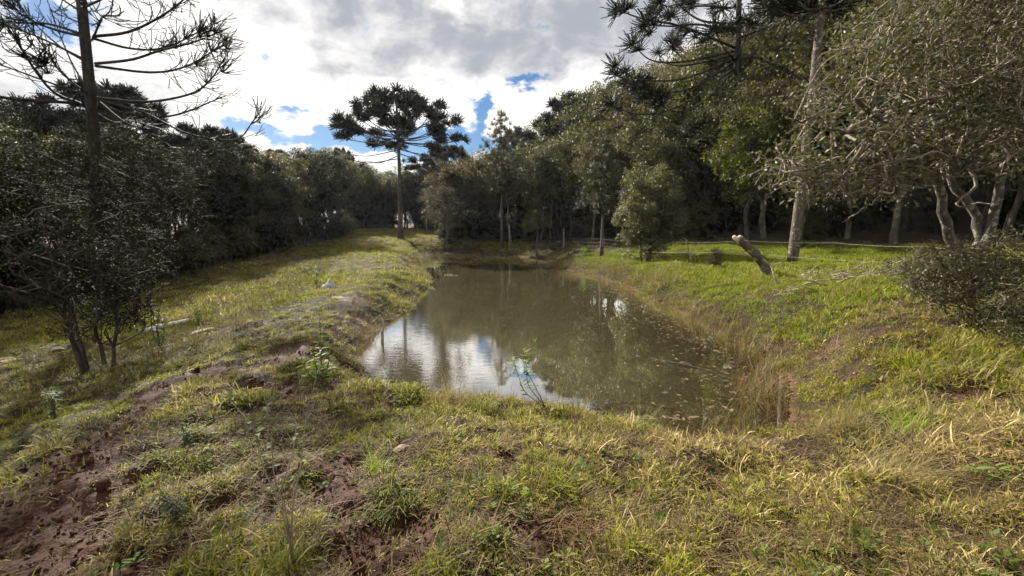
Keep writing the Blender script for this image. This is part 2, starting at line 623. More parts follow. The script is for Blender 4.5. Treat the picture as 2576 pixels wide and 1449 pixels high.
M = {}
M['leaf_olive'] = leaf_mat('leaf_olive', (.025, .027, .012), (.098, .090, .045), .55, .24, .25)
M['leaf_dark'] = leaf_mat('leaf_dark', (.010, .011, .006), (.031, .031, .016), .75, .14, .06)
M['leaf_brown'] = leaf_mat('leaf_brown', (.036, .031, .016), (.112, .096, .054), .56, .24, .25)
M['leaf_yellow'] = leaf_mat('leaf_yellow', (.036, .046, .009), (.10, .108, .022), .5, .35, .2)
M['leaf_bush'] = leaf_mat('leaf_bush', (.036, .038, .018), (.115, .110, .058), .5, .25, .25)
M['leaf_gloss'] = leaf_mat('leaf_gloss', (.022, .024, .011), (.100, .095, .055), .5, .2, .22)
M['leaf_fresh'] = leaf_mat('leaf_fresh', (.06, .11, .015), (.13, .19, .035), .5, .4, .25)
M['leaf_greygreen'] = leaf_mat('leaf_greygreen', (.045, .062, .030), (.09, .112, .060), .6, .3, .12)
M['leaf_sapling'] = leaf_mat('leaf_sapling', (.05, .062, .03), (.10, .115, .06), .6, .3, .15)
M['needle'] = leaf_mat('needle', (.009, .012, .006), (.027, .031, .015), .55, .1, .2)
M['needle_young'] = leaf_mat('needle_young', (.045, .048, .019), (.125, .118, .054), .5, .22, .25)
M['needle_bare'] = leaf_mat('needle_bare', (.008, .010, .006), (.024, .025, .015), .6, .08, .15)
M['bark_arau'] = bark_mat('bark_arau', (.045, .036, .030), (.115, .095, .075), (.17, .165, .12), .60, 5)
M['bark_dark'] = bark_mat('bark_dark', (.030, .024, .020), (.085, .07, .058), (.14, .14, .11), .62, 5)
M['bark_lichen'] = bark_mat('bark_lichen', (.042, .035, .028), (.115, .100, .082), (.25, .25, .19), .54, 13)
M['bark_stem'] = bark_mat('bark_stem', (.05, .04, .032), (.12, .10, .08), (.30, .29, .20), .56, 6)
M['bark_black'] = bark_mat('bark_black', (.012, .010, .008), (.042, .034, .027), (.07, .07, .045), .60, 5)
M['bark_pale'] = bark_mat('bark_pale', (.075, .064, .052), (.17, .15, .12), (.27, .27, .22), .56, 6)
M['twig'] = bark_mat('twig', (.13, .10, .075), (.30, .25, .19), None, .5, 14, .3)
M['stem_green'] = plain_mat('stem_green', (.06, .045, .03), (.12, .10, .04), 40)
M['rock'] = plain_mat('rock', (.13, .095, .07), (.30, .22, .17), 14, .9, .2, .8, .03)
M['rock_brown'] = plain_mat('rock_brown', (.085, .052, .036), (.16, .105, .075), 14, .9, .2, .8, .03)
M['pipe'] = plain_mat('pipe', (.38, .38, .36), (.58, .58, .55), 9, .5, .4, .1)
M['sack'] = plain_mat('sack', (.16, .165, .15), (.42, .43, .41), 11, .6, .4, .5, .02)
M['wire'] = plain_mat('wire', (.12, .11, .10), (.22, .21, .19), 30, .5, .5, .1)
M['post'] = bark_mat('post', (.16, .13, .10), (.30, .26, .20), None, .5, 9)
M['cutwood'] = plain_mat('cutwood', (.42, .36, .27), (.62, .55, .43), 30, .8, .2)
M['stick_pale'] = bark_mat('stick_pale', (.17, .14, .10), (.36, .31, .23), None, .5, 20, .4)
M['lichen_beard'] = leaf_mat('lichen_beard', (.20, .15, .05), (.34, .27, .11), .8, .4)
M['grass'] = grass_mat('grass', (.070, .088, .005), (.30, .295, .020), (.16, .115, .042), (.56, .44, .20))
M['straw'] = grass_mat('straw', (.09, .11, .015), (.18, .17, .04), (.15, .10, .045), (.32, .24, .12), .6, .25)
M['grassgreen'] = grass_mat('grassgreen', (.080, .125, .005), (.25, .30, .016), (.17, .18, .03), (.28, .24, .08))
M['reed'] = grass_mat('reed', (.05, .065, .012), (.13, .13, .03), (.13, .08, .038), (.27, .195, .10), .6, .2)


def ground_mat():
    m, b, out = new_mat('ground')
    tc = b.n('ShaderNodeTexCoord').outputs['Object']
    mud = attr(b, 'mud').outputs['Fac']
    forest = attr(b, 'forest').outputs['Fac']
    wet = attr(b, 'wet').outputs['Fac']
    n1 = b.noise(tc, 1.3, 6, .6).outputs['Fac']
    n2 = b.noise(tc, 22, 5, .65).outputs['Fac']
    n3 = b.noise(tc, 90, 3, .6).outputs['Fac']
    g = b.mix(b.ramp(n1, .38, .62), (.018, .014, .006), (.032, .021, .010))
    g = b.mix(b.ramp(n2, .35, .68), b.mix(.5, g, (.022, .013, .008)), g)
    s = b.mix(b.ramp(n2, .3, .7), (.020, .0068, .0027), (.062, .0205, .0082))
    s = b.mix(b.ramp(n3, .5, .75, 0, .35), s, (.115, .047, .022))
    l = b.mix(b.ramp(n2, .35, .65), (.030, .020, .013), (.10, .068, .042))
    c = b.mix(mud, g, s)
    c = b.mix(forest, c, l)
    c = b.mix(wet, c, b.mix(b.ramp(n2, .35, .65), (.060, .028, .012), (.135, .070, .030)))
    bp = b.n('ShaderNodeBump')
    bp.inputs['Strength'].default_value = .9
    bp.inputs['Distance'].default_value = .03
    b.l(b.m('ADD', n2, b.m('MULTIPLY', n3, .4)), bp.inputs['Height'])
    p = principled(b, c, b.ramp(mud, 0, 1, .95, .75), .25, bp.outputs[0])
    b.l(p.outputs[0], out.inputs[0])
    return m


M['ground'] = ground_mat()


def water_mat():
    m, b, out = new_mat('water')
    tc = b.n('ShaderNodeTexCoord').outputs['Object']
    dep = attr(b, 'depth').outputs['Fac']
    rip = attr(b, 'ripple').outputs['Fac']
    mp = b.n('ShaderNodeMapping')
    b.l(tc, mp.inputs[0])
    mp.inputs['Scale'].default_value = (.7, 2.0, 1)
    n1 = b.noise(mp.outputs[0], 5.5, 3, .5, .6).outputs['Fac']
    n2 = b.noise(mp.outputs[0], 34.0, 2, .5, .5).outputs['Fac']
    hgt = b.m('ADD', n1, b.m('MULTIPLY', n2, .15))
    hgt = b.m('MULTIPLY', hgt, b.ramp(rip, 0, 1, .04, 1.0))
    bp = b.n('ShaderNodeBump')
    bp.inputs['Strength'].default_value = .10
    bp.inputs['Distance'].default_value = .018
    b.l(hgt, bp.inputs['Height'])
    nrm = bp.outputs[0]
    n4 = b.noise(tc, .6, 3, .5).outputs['Fac']
    murk = b.mix(n4, (.078, .068, .033), (.098, .085, .043))
    df = b.n('ShaderNodeBsdfDiffuse')
    b.l(murk, df.inputs['Color'])
    tr = b.n('ShaderNodeBsdfTransparent')
    tr.inputs['Color'].default_value = (.86, .74, .52, 1)
    mx = b.n('ShaderNodeMixShader')
    b.l(b.m('SUBTRACT', 1.0, b.m('EXPONENT', b.m('MULTIPLY', dep, -5.0))), mx.inputs[0])
    b.l(tr.outputs[0], mx.inputs[1])
    b.l(df.outputs[0], mx.inputs[2])
    gl = b.n('ShaderNodeBsdfGlossy')
    gl.inputs['Roughness'].default_value = .015
    gl.inputs['Color'].default_value = (1, 1, 1, 1)
    b.l(nrm, gl.inputs['Normal'])
    lw = b.n('ShaderNodeLayerWeight')
    lw.inputs['Blend'].default_value = .5
    b.l(nrm, lw.inputs['Normal'])
    fac = b.m('ADD', .40, b.m('MULTIPLY', b.m('POWER', lw.outputs['Facing'], 1.5), .46))
    m2 = b.n('ShaderNodeMixShader')
    b.l(fac, m2.inputs[0])
    b.l(mx.outputs[0], m2.inputs[1])
    b.l(gl.outputs[0], m2.inputs[2])
    b.l(m2.outputs[0], out.inputs[0])
    return m


M['water'] = water_mat()


# ------------------------------------------------------------------ ground sheet and pond
def make_ground():
    n, x, y, z = GN, GXX, GYY, GZ
    a = Acc()
    i = (np.arange(n - 1)[:, None] * n + np.arange(n - 1)[None]).ravel()
    a.add(np.stack([x, y, z], 1), None, np.stack([i, i + 1, i + n + 1, i + n], 1))
    me = a.mesh('ground', M['ground'])
    for nm, val in (('mud', mud_f(x, y)), ('forest', forest_f(x, y)), ('wet', 1 - sstep(-.04, .05, z) * 1.0 if False else ((pond_sd(x, y) < .6) * (1 - sstep(-.02, .06, z))))):
        at_ = me.attributes.new(nm, 'FLOAT', 'POINT')
        at_.data.foreach_set('value', np.asarray(val, np.float32))
    o = obj('ground', me)
    tag(o, kind='structure')


make_ground()


def make_water():
    x0, y0 = POND.min(0) - 1
    x1, y1 = POND.max(0) + 1
    nx, ny = 150, 260
    xs = np.linspace(x0, x1, nx)
    ys = y0 + (y1 - y0) * np.linspace(0, 1, ny) ** 1.8
    X, Y = np.meshgrid(xs, ys)
    x, y = X.ravel(), Y.ravel()
    s = pond_sd(x, y)
    keep = s < .75
    i = (np.arange(ny - 1)[:, None] * nx + np.arange(nx - 1)[None]).ravel()
    Q = np.stack([i, i + 1, i + nx + 1, i + nx], 1)
    Q = Q[keep[Q].any(1)]
    used = np.unique(Q)
    rem = np.full(len(x), -1)
    rem[used] = np.arange(len(used))
    a = Acc()
    a.add(np.stack([x, y, np.zeros_like(x)], 1)[used], None, rem[Q])
    me = a.mesh('pond_water', M['water'])
    dep = np.maximum(0, -height(x, y))[used]
    # breeze ruffles the open side along the dam
    rp = (1 - sstep(-.6, 1.6, x[used] - np.interp(y[used], [5, 12, 20, 45], [-.2, -2.2, -4.8, -9.6]) + (fbm(x[used] * .7, y[used] * .7, 3, 90) - .5) * 2.5))
    for nm, val in (('depth', dep), ('ripple', rp)):
        at_ = me.attributes.new(nm, 'FLOAT', 'POINT')
        at_.data.foreach_set('value', np.asarray(val, np.float32))
    o = obj('pond_water', me)
    tag(o, kind='structure')


make_water()


# ------------------------------------------------------------------ scatter (geometry nodes, uncountable stuff)
def scatter(name, protos, P, rot, scl, tint, val, mat, label=None):
    me = bpy.data.meshes.new(name)
    n = len(P)
    me.vertices.add(n)
    me.vertices.foreach_set('co', np.asarray(P, np.float32).ravel())
    r_ = np.random.default_rng(n)

    def fa(nm, typ, data, key):
        a = me.attributes.new(nm, typ, 'POINT')
        a.data.foreach_set(key, data)
    fa('rot', 'FLOAT_VECTOR', np.asarray(rot, np.float32).ravel(), 'vector')
    fa('scl', 'FLOAT_VECTOR', np.asarray(scl, np.float32).ravel(), 'vector')
    fa('idx', 'INT', r_.integers(0, len(protos), n).astype(np.int32), 'value')
    fa('tint', 'FLOAT', np.asarray(tint, np.float32), 'value')
    fa('val', 'FLOAT', np.asarray(val, np.float32), 'value')
    me.materials.append(mat)
    o = obj(name, me)
    ng = bpy.data.node_groups.new(name + '_nodes', 'GeometryNodeTree')
    ng.interface.new_socket('Geometry', in_out='INPUT', socket_type='NodeSocketGeometry')
    ng.interface.new_socket('Geometry', in_out='OUTPUT', socket_type='NodeSocketGeometry')
    b = NB(ng)
    gi, go = b.n('NodeGroupInput'), b.n('NodeGroupOutput')
    iop = b.n('GeometryNodeInstanceOnPoints')
    b.l(gi.outputs[0], iop.inputs['Points'])
    g2i = b.n('GeometryNodeGeometryToInstance')
    for pm in protos:
        po = bpy.data.objects.new(name + '_clump', pm)
        oi = b.n('GeometryNodeObjectInfo')
        oi.inputs['Object'].default_value = po
        b.l(oi.outputs['Geometry'], g2i.inputs[0])
    b.l(g2i.outputs[0], iop.inputs['Instance'])
    iop.inputs['Pick Instance'].default_value = True

    def na(nm, typ):
        a = b.n('GeometryNodeInputNamedAttribute')
        a.data_type = typ
        a.inputs['Name'].default_value = nm
        return a.outputs['Attribute']
    b.l(na('idx', 'INT'), iop.inputs['Instance Index'])
    e2r = b.n('FunctionNodeEulerToRotation')
    b.l(na('rot', 'FLOAT_VECTOR'), e2r.inputs[0])
    b.l(e2r.outputs[0], iop.inputs['Rotation'])
    b.l(na('scl', 'FLOAT_VECTOR'), iop.inputs['Scale'])
    b.l(iop.outputs[0], go.inputs[0])
    md = o.modifiers.new('scatter', 'NODES')
    md.node_group = ng
    tag(o, label, None, None, 'stuff')
    return o


def blade_clump(name, mat, seed, n, L, Lv, width, lean, spread, curl=.8, seg=3):
    """a tuft of curved grass blades"""
    r = np.random.default_rng(seed)
    a = Acc()
    for i in range(n):
        az = r.uniform(0, 2 * math.pi)
        rad = spread * math.sqrt(r.uniform())
        p = np.array([rad * math.cos(az * 1.7 + i), rad * math.sin(az * 1.7 + i), -.01])
        ln = L * math.exp(r.normal(0, Lv))
        th = abs(r.normal(lean, .35))
        cur = curl * r.uniform(.2, 1.3)
        h = np.array([math.cos(az), math.sin(az), 0])
        side = np.array([-math.sin(az), math.cos(az), 0]) * width * r.uniform(.6, 1.3) * .5
        V, Q, T = [], [], []
        q = p.copy()
        for k in range(seg + 1):
            f = k / seg
            wd = side * (1 - .55 * f)
            if k < seg:
                V += [q - wd, q + wd]
            else:
                V += [q]
            t_ = min(th + cur * f, 2.3)
            q = q + (h * math.sin(t_) + np.array([0, 0, 1]) * math.cos(t_)) * ln / seg
        for k in range(seg - 1):
            Q.append([2 * k, 2 * k + 1, 2 * k + 3, 2 * k + 2])
        T.append([2 * seg - 2, 2 * seg - 1, 2 * seg])
        a.add(V, T, Q, r.uniform())
    return a.mesh(name, mat)


def ground_slope_ok(P):
    return P


def make_grass():
    r = np.random.default_rng(11)
    short = [blade_clump('grass_tuft', M['grass'], 100 + i, 13, .046, .42, .0072, .85, .055, 1.5) for i in range(10)]
    mid = [blade_clump('grass_tuft', M['grass'], 130 + i, 24, .052, .38, .0085, .8, .10, 1.3) for i in range(8)]
    far = [blade_clump('grass_tuft', M['grass'], 160 + i, 26, .085, .35, .016, .7, .22, .9, 2) for i in range(6)]

    def sample(n, y0, y1, hx):
        # more points per square metre near the camera
        u = r.uniform(size=n)
        y = y0 * (y1 / y0) ** u
        x = r.uniform(-1, 1, n) * (hx * y + 1.0)
        return x, y

    def go(name, protos, n, y0, y1, s0, dens=1.0, hx=1.32):
        x, y = sample(n, y0, y1, hx)
        m, f = mud_f(x, y), forest_f(x, y)
        z = height(x, y)
        s = pond_sd(x, y)
        ok = (r.uniform(size=n) > m * .94) & (r.uniform(size=n) > f * .97) & ((z > .035) | (s > 2.0))
        thin = fbm(x * 2.3, y * 2.3, 3, 77)
        tf = fbm(x * 6.5, y * 6.5, 2, 78) if y0 < 10 else np.full(n, .6)
        ok &= r.uniform(size=n) < np.clip(.3 + 1.0 * sstep(.36, .58, thin), 0, 1) * (.12 + .88 * sstep(.36, .54, tf))
        x, y, z, m, s, tf = x[ok], y[ok], z[ok], m[ok], s[ok], tf[ok]
        k = len(x)
        rot = np.stack([r.normal(0, .18, k), r.normal(0, .18, k), r.uniform(0, 6.28, k)], 1)
        big = fbm(x * .55, y * .55, 3, 15)
        sc = s0 * (.6 + .6 * r.uniform(size=k)) * (.7 + .5 * sstep(.4, .65, big)) * (.75 + .6 * sstep(.42, .68, tf))
        scl = np.stack([sc, sc, sc * (.7 + .6 * r.uniform(size=k))], 1)
        # drier to the lower right and on the crest, greener on the right bank meadow and left slope
        dry = .31 + 1.5 * (fbm(x * .9, y * .9, 4, 25) - .5) + .12 * sstep(.3, 1.5, x) * (y < 5) - .42 * sstep(3.5, 6, x) * sstep(5.5, 9, y) - .22 * sstep(-3, -5, x) * (y < 12) + .12 * m
        val = (.6 + .45 * r.uniform(size=k)) * (.8 + .5 * fbm(x * 1.6, y * 1.6, 3, 27))
        scatter(name, protos, np.stack([x, y, z], 1), rot, scl, np.clip(dry, .02, .97), val, M['grass'], None)
    go('grass', short, 60000, 1.15, 4.6, 1.0)
    go('grass', mid, 56000, 4.0, 13, 1.0)
    go('grass', far, 52000, 11, 62, 1.0)
    n = 16000
    x, y = r.uniform(-26, 2, n), r.uniform(32, 68, n)
    ok = (pond_sd(x, y) > 1.0) & (r.uniform(size=n) > forest_f(x, y) * .8)
    x, y = x[ok], y[ok]
    z, k = height(x, y), int(ok.sum())
    sc = 1.2 + .9 * r.uniform(size=k)
    scatter('grass', far, np.stack([x, y, z], 1), np.stack([r.normal(0, .15, k), r.normal(0, .15, k), r.uniform(0, 6.28, k)], 1), np.stack([sc, sc, sc * .8], 1),
            np.clip(.42 + 1.2 * (fbm(x * .4, y * .4, 3, 25) - .5), .02, .95), .65 + .4 * r.uniform(size=k), M['grass'])

    # meadow beyond the right bank: lush and short
    lush = [blade_clump('meadow_tuft', M['grassgreen'], 200 + i, 26, .075, .35, .011, .6, .16, .9, 2) for i in range(6)]
    n = 26000
    x, y = r.uniform(3.5, 22, n), r.uniform(6.5, 30, n)
    f, s, z = forest_f(x, y), pond_sd(x, y), height(x, y)
    ok = (r.uniform(size=n) > f) & (s > .8) & (z > .3)
    x, y, z = x[ok], y[ok], z[ok]
    k = len(x)
    sc = .7 + .6 * r.uniform(size=k)
    scatter('meadow_grass', lush, np.stack([x, y, z], 1), np.stack([r.normal(0, .2, k), r.normal(0, .2, k), r.uniform(0, 6.28, k)], 1),
            np.stack([sc, sc, sc], 1), np.clip(.22 + .9 * (fbm(x * .7, y * .7, 3, 5) - .5), 0, 1), .8 + .4 * r.uniform(size=k), M['grassgreen'])

    # long dry grass along the waterline
    reed = [blade_clump('reed_tuft', M['reed'], 230 + i, 24, .27, .4, .006, .40, .12, 1.0, 4) for i in range(7)]
    pts = []
    L = len(POND)
    for i in range(L):
        a_, b_ = POND[i], POND[(i + 1) % L]
        e = b_ - a_
        ln = np.hypot(*e)
        mid_ = (a_ + b_) / 2
        left = mid_[0] < np.interp(mid_[1], [0, 6, 12, 20, 45], [-1.2, -1.2, -1.6, -2, -5])
        dens = 18 if left else (15 if mid_[1] > 6.8 else (8 if mid_[0] > .8 else 7))
        if mid_[1] > 25:
            dens *= .6
        c = int(ln * dens)
        t = r.uniform(size=c)
        nrm = np.array([e[1], -e[0]]) / ln
        if pond_sd(np.array([mid_[0] + nrm[0] * .1]), np.array([mid_[1] + nrm[1] * .1]))[0] < 0:
            nrm = -nrm
        off = r.gamma(2.0, .22, c) * (1.0 if left else (1.7 if mid_[1] > 6.8 else .8)) - .05
        pts.append(a_ + e * t[:, None] + nrm * off[:, None])
    p = np.concatenate(pts)
    x, y = p[:, 0], p[:, 1]
    z = height(x, y)
    ok = z > -.06
    ok &= ~((y < 6) & (x < 1.1) & (r.uniform(size=len(x)) < .45))
    x, y, z = x[ok], y[ok], z[ok]
    k = len(x)
    sc = (.5 + .8 * r.uniform(size=k)) * np.where(y > 14, 1.25, 1.0) * np.where((x > np.interp(y, [0, 6, 12, 20, 45], [9, 3, 1, 0, -3])) & (y > 7.5), 1.2, 1.0) * np.where((x < 1) & (y < 6), .75, 1.0) * np.where(x < np.interp(y, [0, 6, 12, 20, 45], [-1.2, -1.2, -1.6, -2, -5]), .6, 1.0)
    scatter('bank_grass', reed, np.stack([x, y, z - .01], 1), np.stack([r.normal(0, .22, k), r.normal(0, .22, k), r.uniform(0, 6.28, k)], 1),
            np.stack([sc, sc, sc], 1), np.clip(.6 + .9 * (fbm(x, y, 3, 5) - .5), 0, 1), .75 + .5 * r.uniform(size=k), M['reed'])

    # rank dry grass on the right bank
    straw = [blade_clump('straw_tuft', M['straw'], 260 + i, 26, .17, .4, .006, .8, .14, 1.1, 4) for i in range(7)]
    n = 3600
    x, y = r.uniform(2.6, 9, n), r.uniform(2.6, 12, n)
    m, s, z, q = mud_f(x, y), pond_sd(x, y), height(x, y), fbm(x * .9, y * .9, 3, 95)
    ok = (s > .5) & (r.uniform(size=n) < sstep(.42, .6, q)) & (m < .4) & (x > 1.6 + .33 * y)
    x, y, z = x[ok], y[ok], z[ok]
    k = len(x)
    sc = .5 + .7 * r.uniform(size=k)
    scatter('bank_straw', straw, np.stack([x, y, z - .01], 1), np.stack([r.normal(0, .3, k), r.normal(0, .3, k), r.uniform(0, 6.28, k)], 1),
            np.stack([sc, sc, sc], 1), np.clip(.5 + 1.2 * (fbm(x * .8, y * .8, 3, 6) - .5), 0, 1), .75 + .5 * r.uniform(size=k), M['straw'])

    # rough dull growth on the shaded lower field
    weed = [blade_clump('weed_tuft', M['reed'], 290 + i, 24, .18, .4, .011, .6, .22, .8, 3) for i in range(6)]
    n = 9000
    x, y = r.uniform(-22, -5.5, n), r.uniform(6, 34, n)
    f, z, q = forest_f(x, y), height(x, y), fbm(x * .35, y * .35, 3, 45)
    crest = np.interp(y, [5, 11, 16, 25, 45], [-4.4, -6, -7.6, -10.5, -16])
    ok = (r.uniform(size=n) > f * .8) & (x < crest) & (r.uniform(size=n) < sstep(.35, .6, q))
    x, y, z = x[ok], y[ok], z[ok]
    k = len(x)
    sc = .5 + .7 * r.uniform(size=k)
    scatter('field_weeds', weed, np.stack([x, y, z - .01], 1), np.stack([r.normal(0, .25, k), r.normal(0, .25, k), r.uniform(0, 6.28, k)], 1),
            np.stack([sc, sc, sc], 1), np.clip(.5 + 1.0 * (fbm(x * .5, y * .5, 3, 6) - .5), 0, 1), .6 + .4 * r.uniform(size=k), M['reed'])


make_grass()


def make_thatch():
    """flattened dead blades and bits of straw lying on the soil"""
    r = np.random.default_rng(23)
    pr = [blade_clump('thatch', M['thatch'], 500 + i, 14, .05, .5, .0045, 1.45, .07, .25, 2) for i in range(7)]
    n = 30000
    y = 1.15 * (12 / 1.15) ** r.uniform(size=n)
    x = r.uniform(-1, 1, n) * (1.32 * y + 1.0)
    z, m = height(x, y), mud_f(x, y)
    ok = (z > .05) & (r.uniform(size=n) > m * .93)
    x, y, z = x[ok], y[ok], z[ok]
    k = len(x)
    sc = (.6 + .8 * r.uniform(size=k)) * (1 + .05 * y)
    scatter('thatch', pr, np.stack([x, y, z + .012], 1), np.stack([r.normal(0, .15, k), r.normal(0, .15, k), r.uniform(0, 6.28, k)], 1),
            np.stack([sc, sc, sc], 1), np.full(k, .93), .2 + .5 * r.uniform(size=k), M['thatch'])


M['thatch'] = grass_mat('thatch', (.08, .07, .02), (.14, .12, .04), (.11, .066, .026), (.36, .25, .115), .7, .15)
make_thatch()


def make_cover():
    """small broad-leaved weeds mixed into the turf"""
    r = np.random.default_rng(19)
    pr = []
    for i in range(6):
        a = Acc()
        n = 9
        an = np.arange(n) * 2.4 + r.normal(0, .3, n)
        C = np.stack([np.cos(an) * .008, np.sin(an) * .008, np.full(n, .008)], 1)
        D = np.stack([np.cos(an), np.sin(an), r.uniform(.1, .9, n)], 1)
        L = .03 * r.uniform(.6, 1.4, n)
        V, Q = leaf_quads(C, D, np.tile([0, 0, 1.0], (n, 1)), L, L * .5)
        a.add(V, None, Q, r.uniform(size=n))
        pr.append(a.mesh('weed', M['leaf_weed']))
    n = 4200
    y = 1.2 * (9 / 1.2) ** r.uniform(size=n)
    x = r.uniform(-1, 1, n) * (1.3 * y + .8)
    q = fbm(x * 1.3, y * 1.3, 3, 66)
    z = height(x, y)
    ok = (r.uniform(size=n) < sstep(.45, .68, q)) & (z > .06) & (mud_f(x, y) < .6)
    x, y, z = x[ok], y[ok], z[ok]
    k = len(x)
    sc = .6 + r.uniform(size=k) * .9
    scatter('turf_weeds', pr, np.stack([x, y, z + .012], 1), np.stack([r.normal(0, .2, k), r.normal(0, .2, k), r.uniform(0, 6.28, k)], 1), np.stack([sc, sc, sc], 1), np.zeros(k), np.ones(k), M['leaf_weed'])


M['leaf_weed'] = leaf_mat('leaf_weed', (.055, .075, .012), (.13, .16, .035), .6, .35, .2)
make_cover()


def lump(seed, rough=.25, flat=.6, sub=2):
    """an uneven stone / clod from a subdivided octahedron"""
    V = [np.array(v, float) for v in ((1, 0, 0), (-1, 0, 0), (0, 1, 0), (0, -1, 0), (0, 0, 1), (0, 0, -1))]
    F = [(0, 2, 4), (2, 1, 4), (1, 3, 4), (3, 0, 4), (2, 0, 5), (1, 2, 5), (3, 1, 5), (0, 3, 5)]
    for _ in range(sub):
        cache, nf = {}, []

        def mid(a, b_):
            k = (min(a, b_), max(a, b_))
            if k not in cache:
                v = V[a] + V[b_]
                V.append(v / np.linalg.norm(v))
                cache[k] = len(V) - 1
            return cache[k]
        for a, b_, c in F:
            ab, bc, ca = mid(a, b_), mid(b_, c), mid(c, a)
            nf += [(a, ab, ca), (b_, bc, ab), (c, ca, bc), (ab, bc, ca)]
        F = nf
    V = np.array(V)
    d = 1 + rough * 2 * (fbm(V[:, 0] * 1.4 + seed * 3.1 + V[:, 2], V[:, 1] * 1.4 - V[:, 2] * .8 + seed, 3, seed) - .5) * 1.6
    V = V * d[:, None]
    V[:, 2] *= flat
    return V, np.array(F)


def make_clods():
    r = np.random.default_rng(5)
    pr = []
    for i in range(6):
        V, F = lump(40 + i, .4, .7, 1)
        a = Acc()
        a.add(V, F)
        pr.append(a.mesh('clod', M['soil']))
    n = 34000
    u = r.uniform(size=n)
    y = 1.3 * (14 / 1.3) ** u
    x = r.uniform(-1, 1, n) * (1.3 * y + .6)
    m, z, s = mud_f(x, y), height(x, y), pond_sd(x, y)
    ok = (r.uniform(size=n) < m * .9) & (z > .02)
    x, y, z = x[ok], y[ok], z[ok]
    k = len(x)
    sc = np.exp(r.normal(-4.9, .55, k)) * (1 + .06 * y)
    scatter('mud_clods', pr, np.stack([x, y, z], 1), r.uniform(0, 6.28, (k, 3)), np.stack([sc, sc, sc * .8], 1), np.zeros(k), np.ones(k), M['soil'])


M['soil'] = plain_mat('soil', (.022, .0075, .0031), (.068, .023, .0095), 9, .85, .25, .6, .02)
make_clods()


def make_floating():
    """dead leaves and stems drifting along the right shore"""
    r = np.random.default_rng(8)
    pr = []
    for i in range(4):
        a = Acc()
        C = np.zeros((1, 3))
        V, Q = leaf_quads(C, np.array([[1, 0, .02]]), np.array([[0, 0, 1.0]]), .09, .035 if i < 2 else .008, .05)
        a.add(V, None, Q, r.uniform())
        pr.append(a.mesh('floating_leaf', M['leaf_dead']))
    P = []
    for i in range(14, 27):
        a_, b_ = POND[i], POND[(i + 1) % len(POND)]
        ln = np.hypot(*(b_ - a_))
        c = int(ln * (60 if i > 16 else 25))
        t = r.uniform(size=c)
        p = a_ + (b_ - a_) * t[:, None]
        cen = np.array([np.interp(p[:, 1], [5, 12, 20, 45], [0.5, 1, -1, -5]), p[:, 1]]).T
        p = p + unit(cen - p) * r.gamma(1.6, .22, c)[:, None] * (1 + .05 * p[:, 1:2])
        P.append(p)
    p = np.concatenate(P)
    z = height(p[:, 0], p[:, 1])
    p = p[z < .0]
    k = len(p)
    sc = .5 + r.uniform(size=k) * 1.0
    scatter('floating_debris', pr, np.column_stack([p, np.full(k, .006)]), np.stack([r.normal(0, .06, k), r.normal(0, .06, k), r.uniform(0, 6.28, k)], 1),
            np.stack([sc, sc, sc], 1), np.zeros(k), np.ones(k), M['leaf_dead'])


M['leaf_dead'] = leaf_mat('leaf_dead', (.06, .038, .02), (.17, .12, .07), .5, .1)
make_floating()


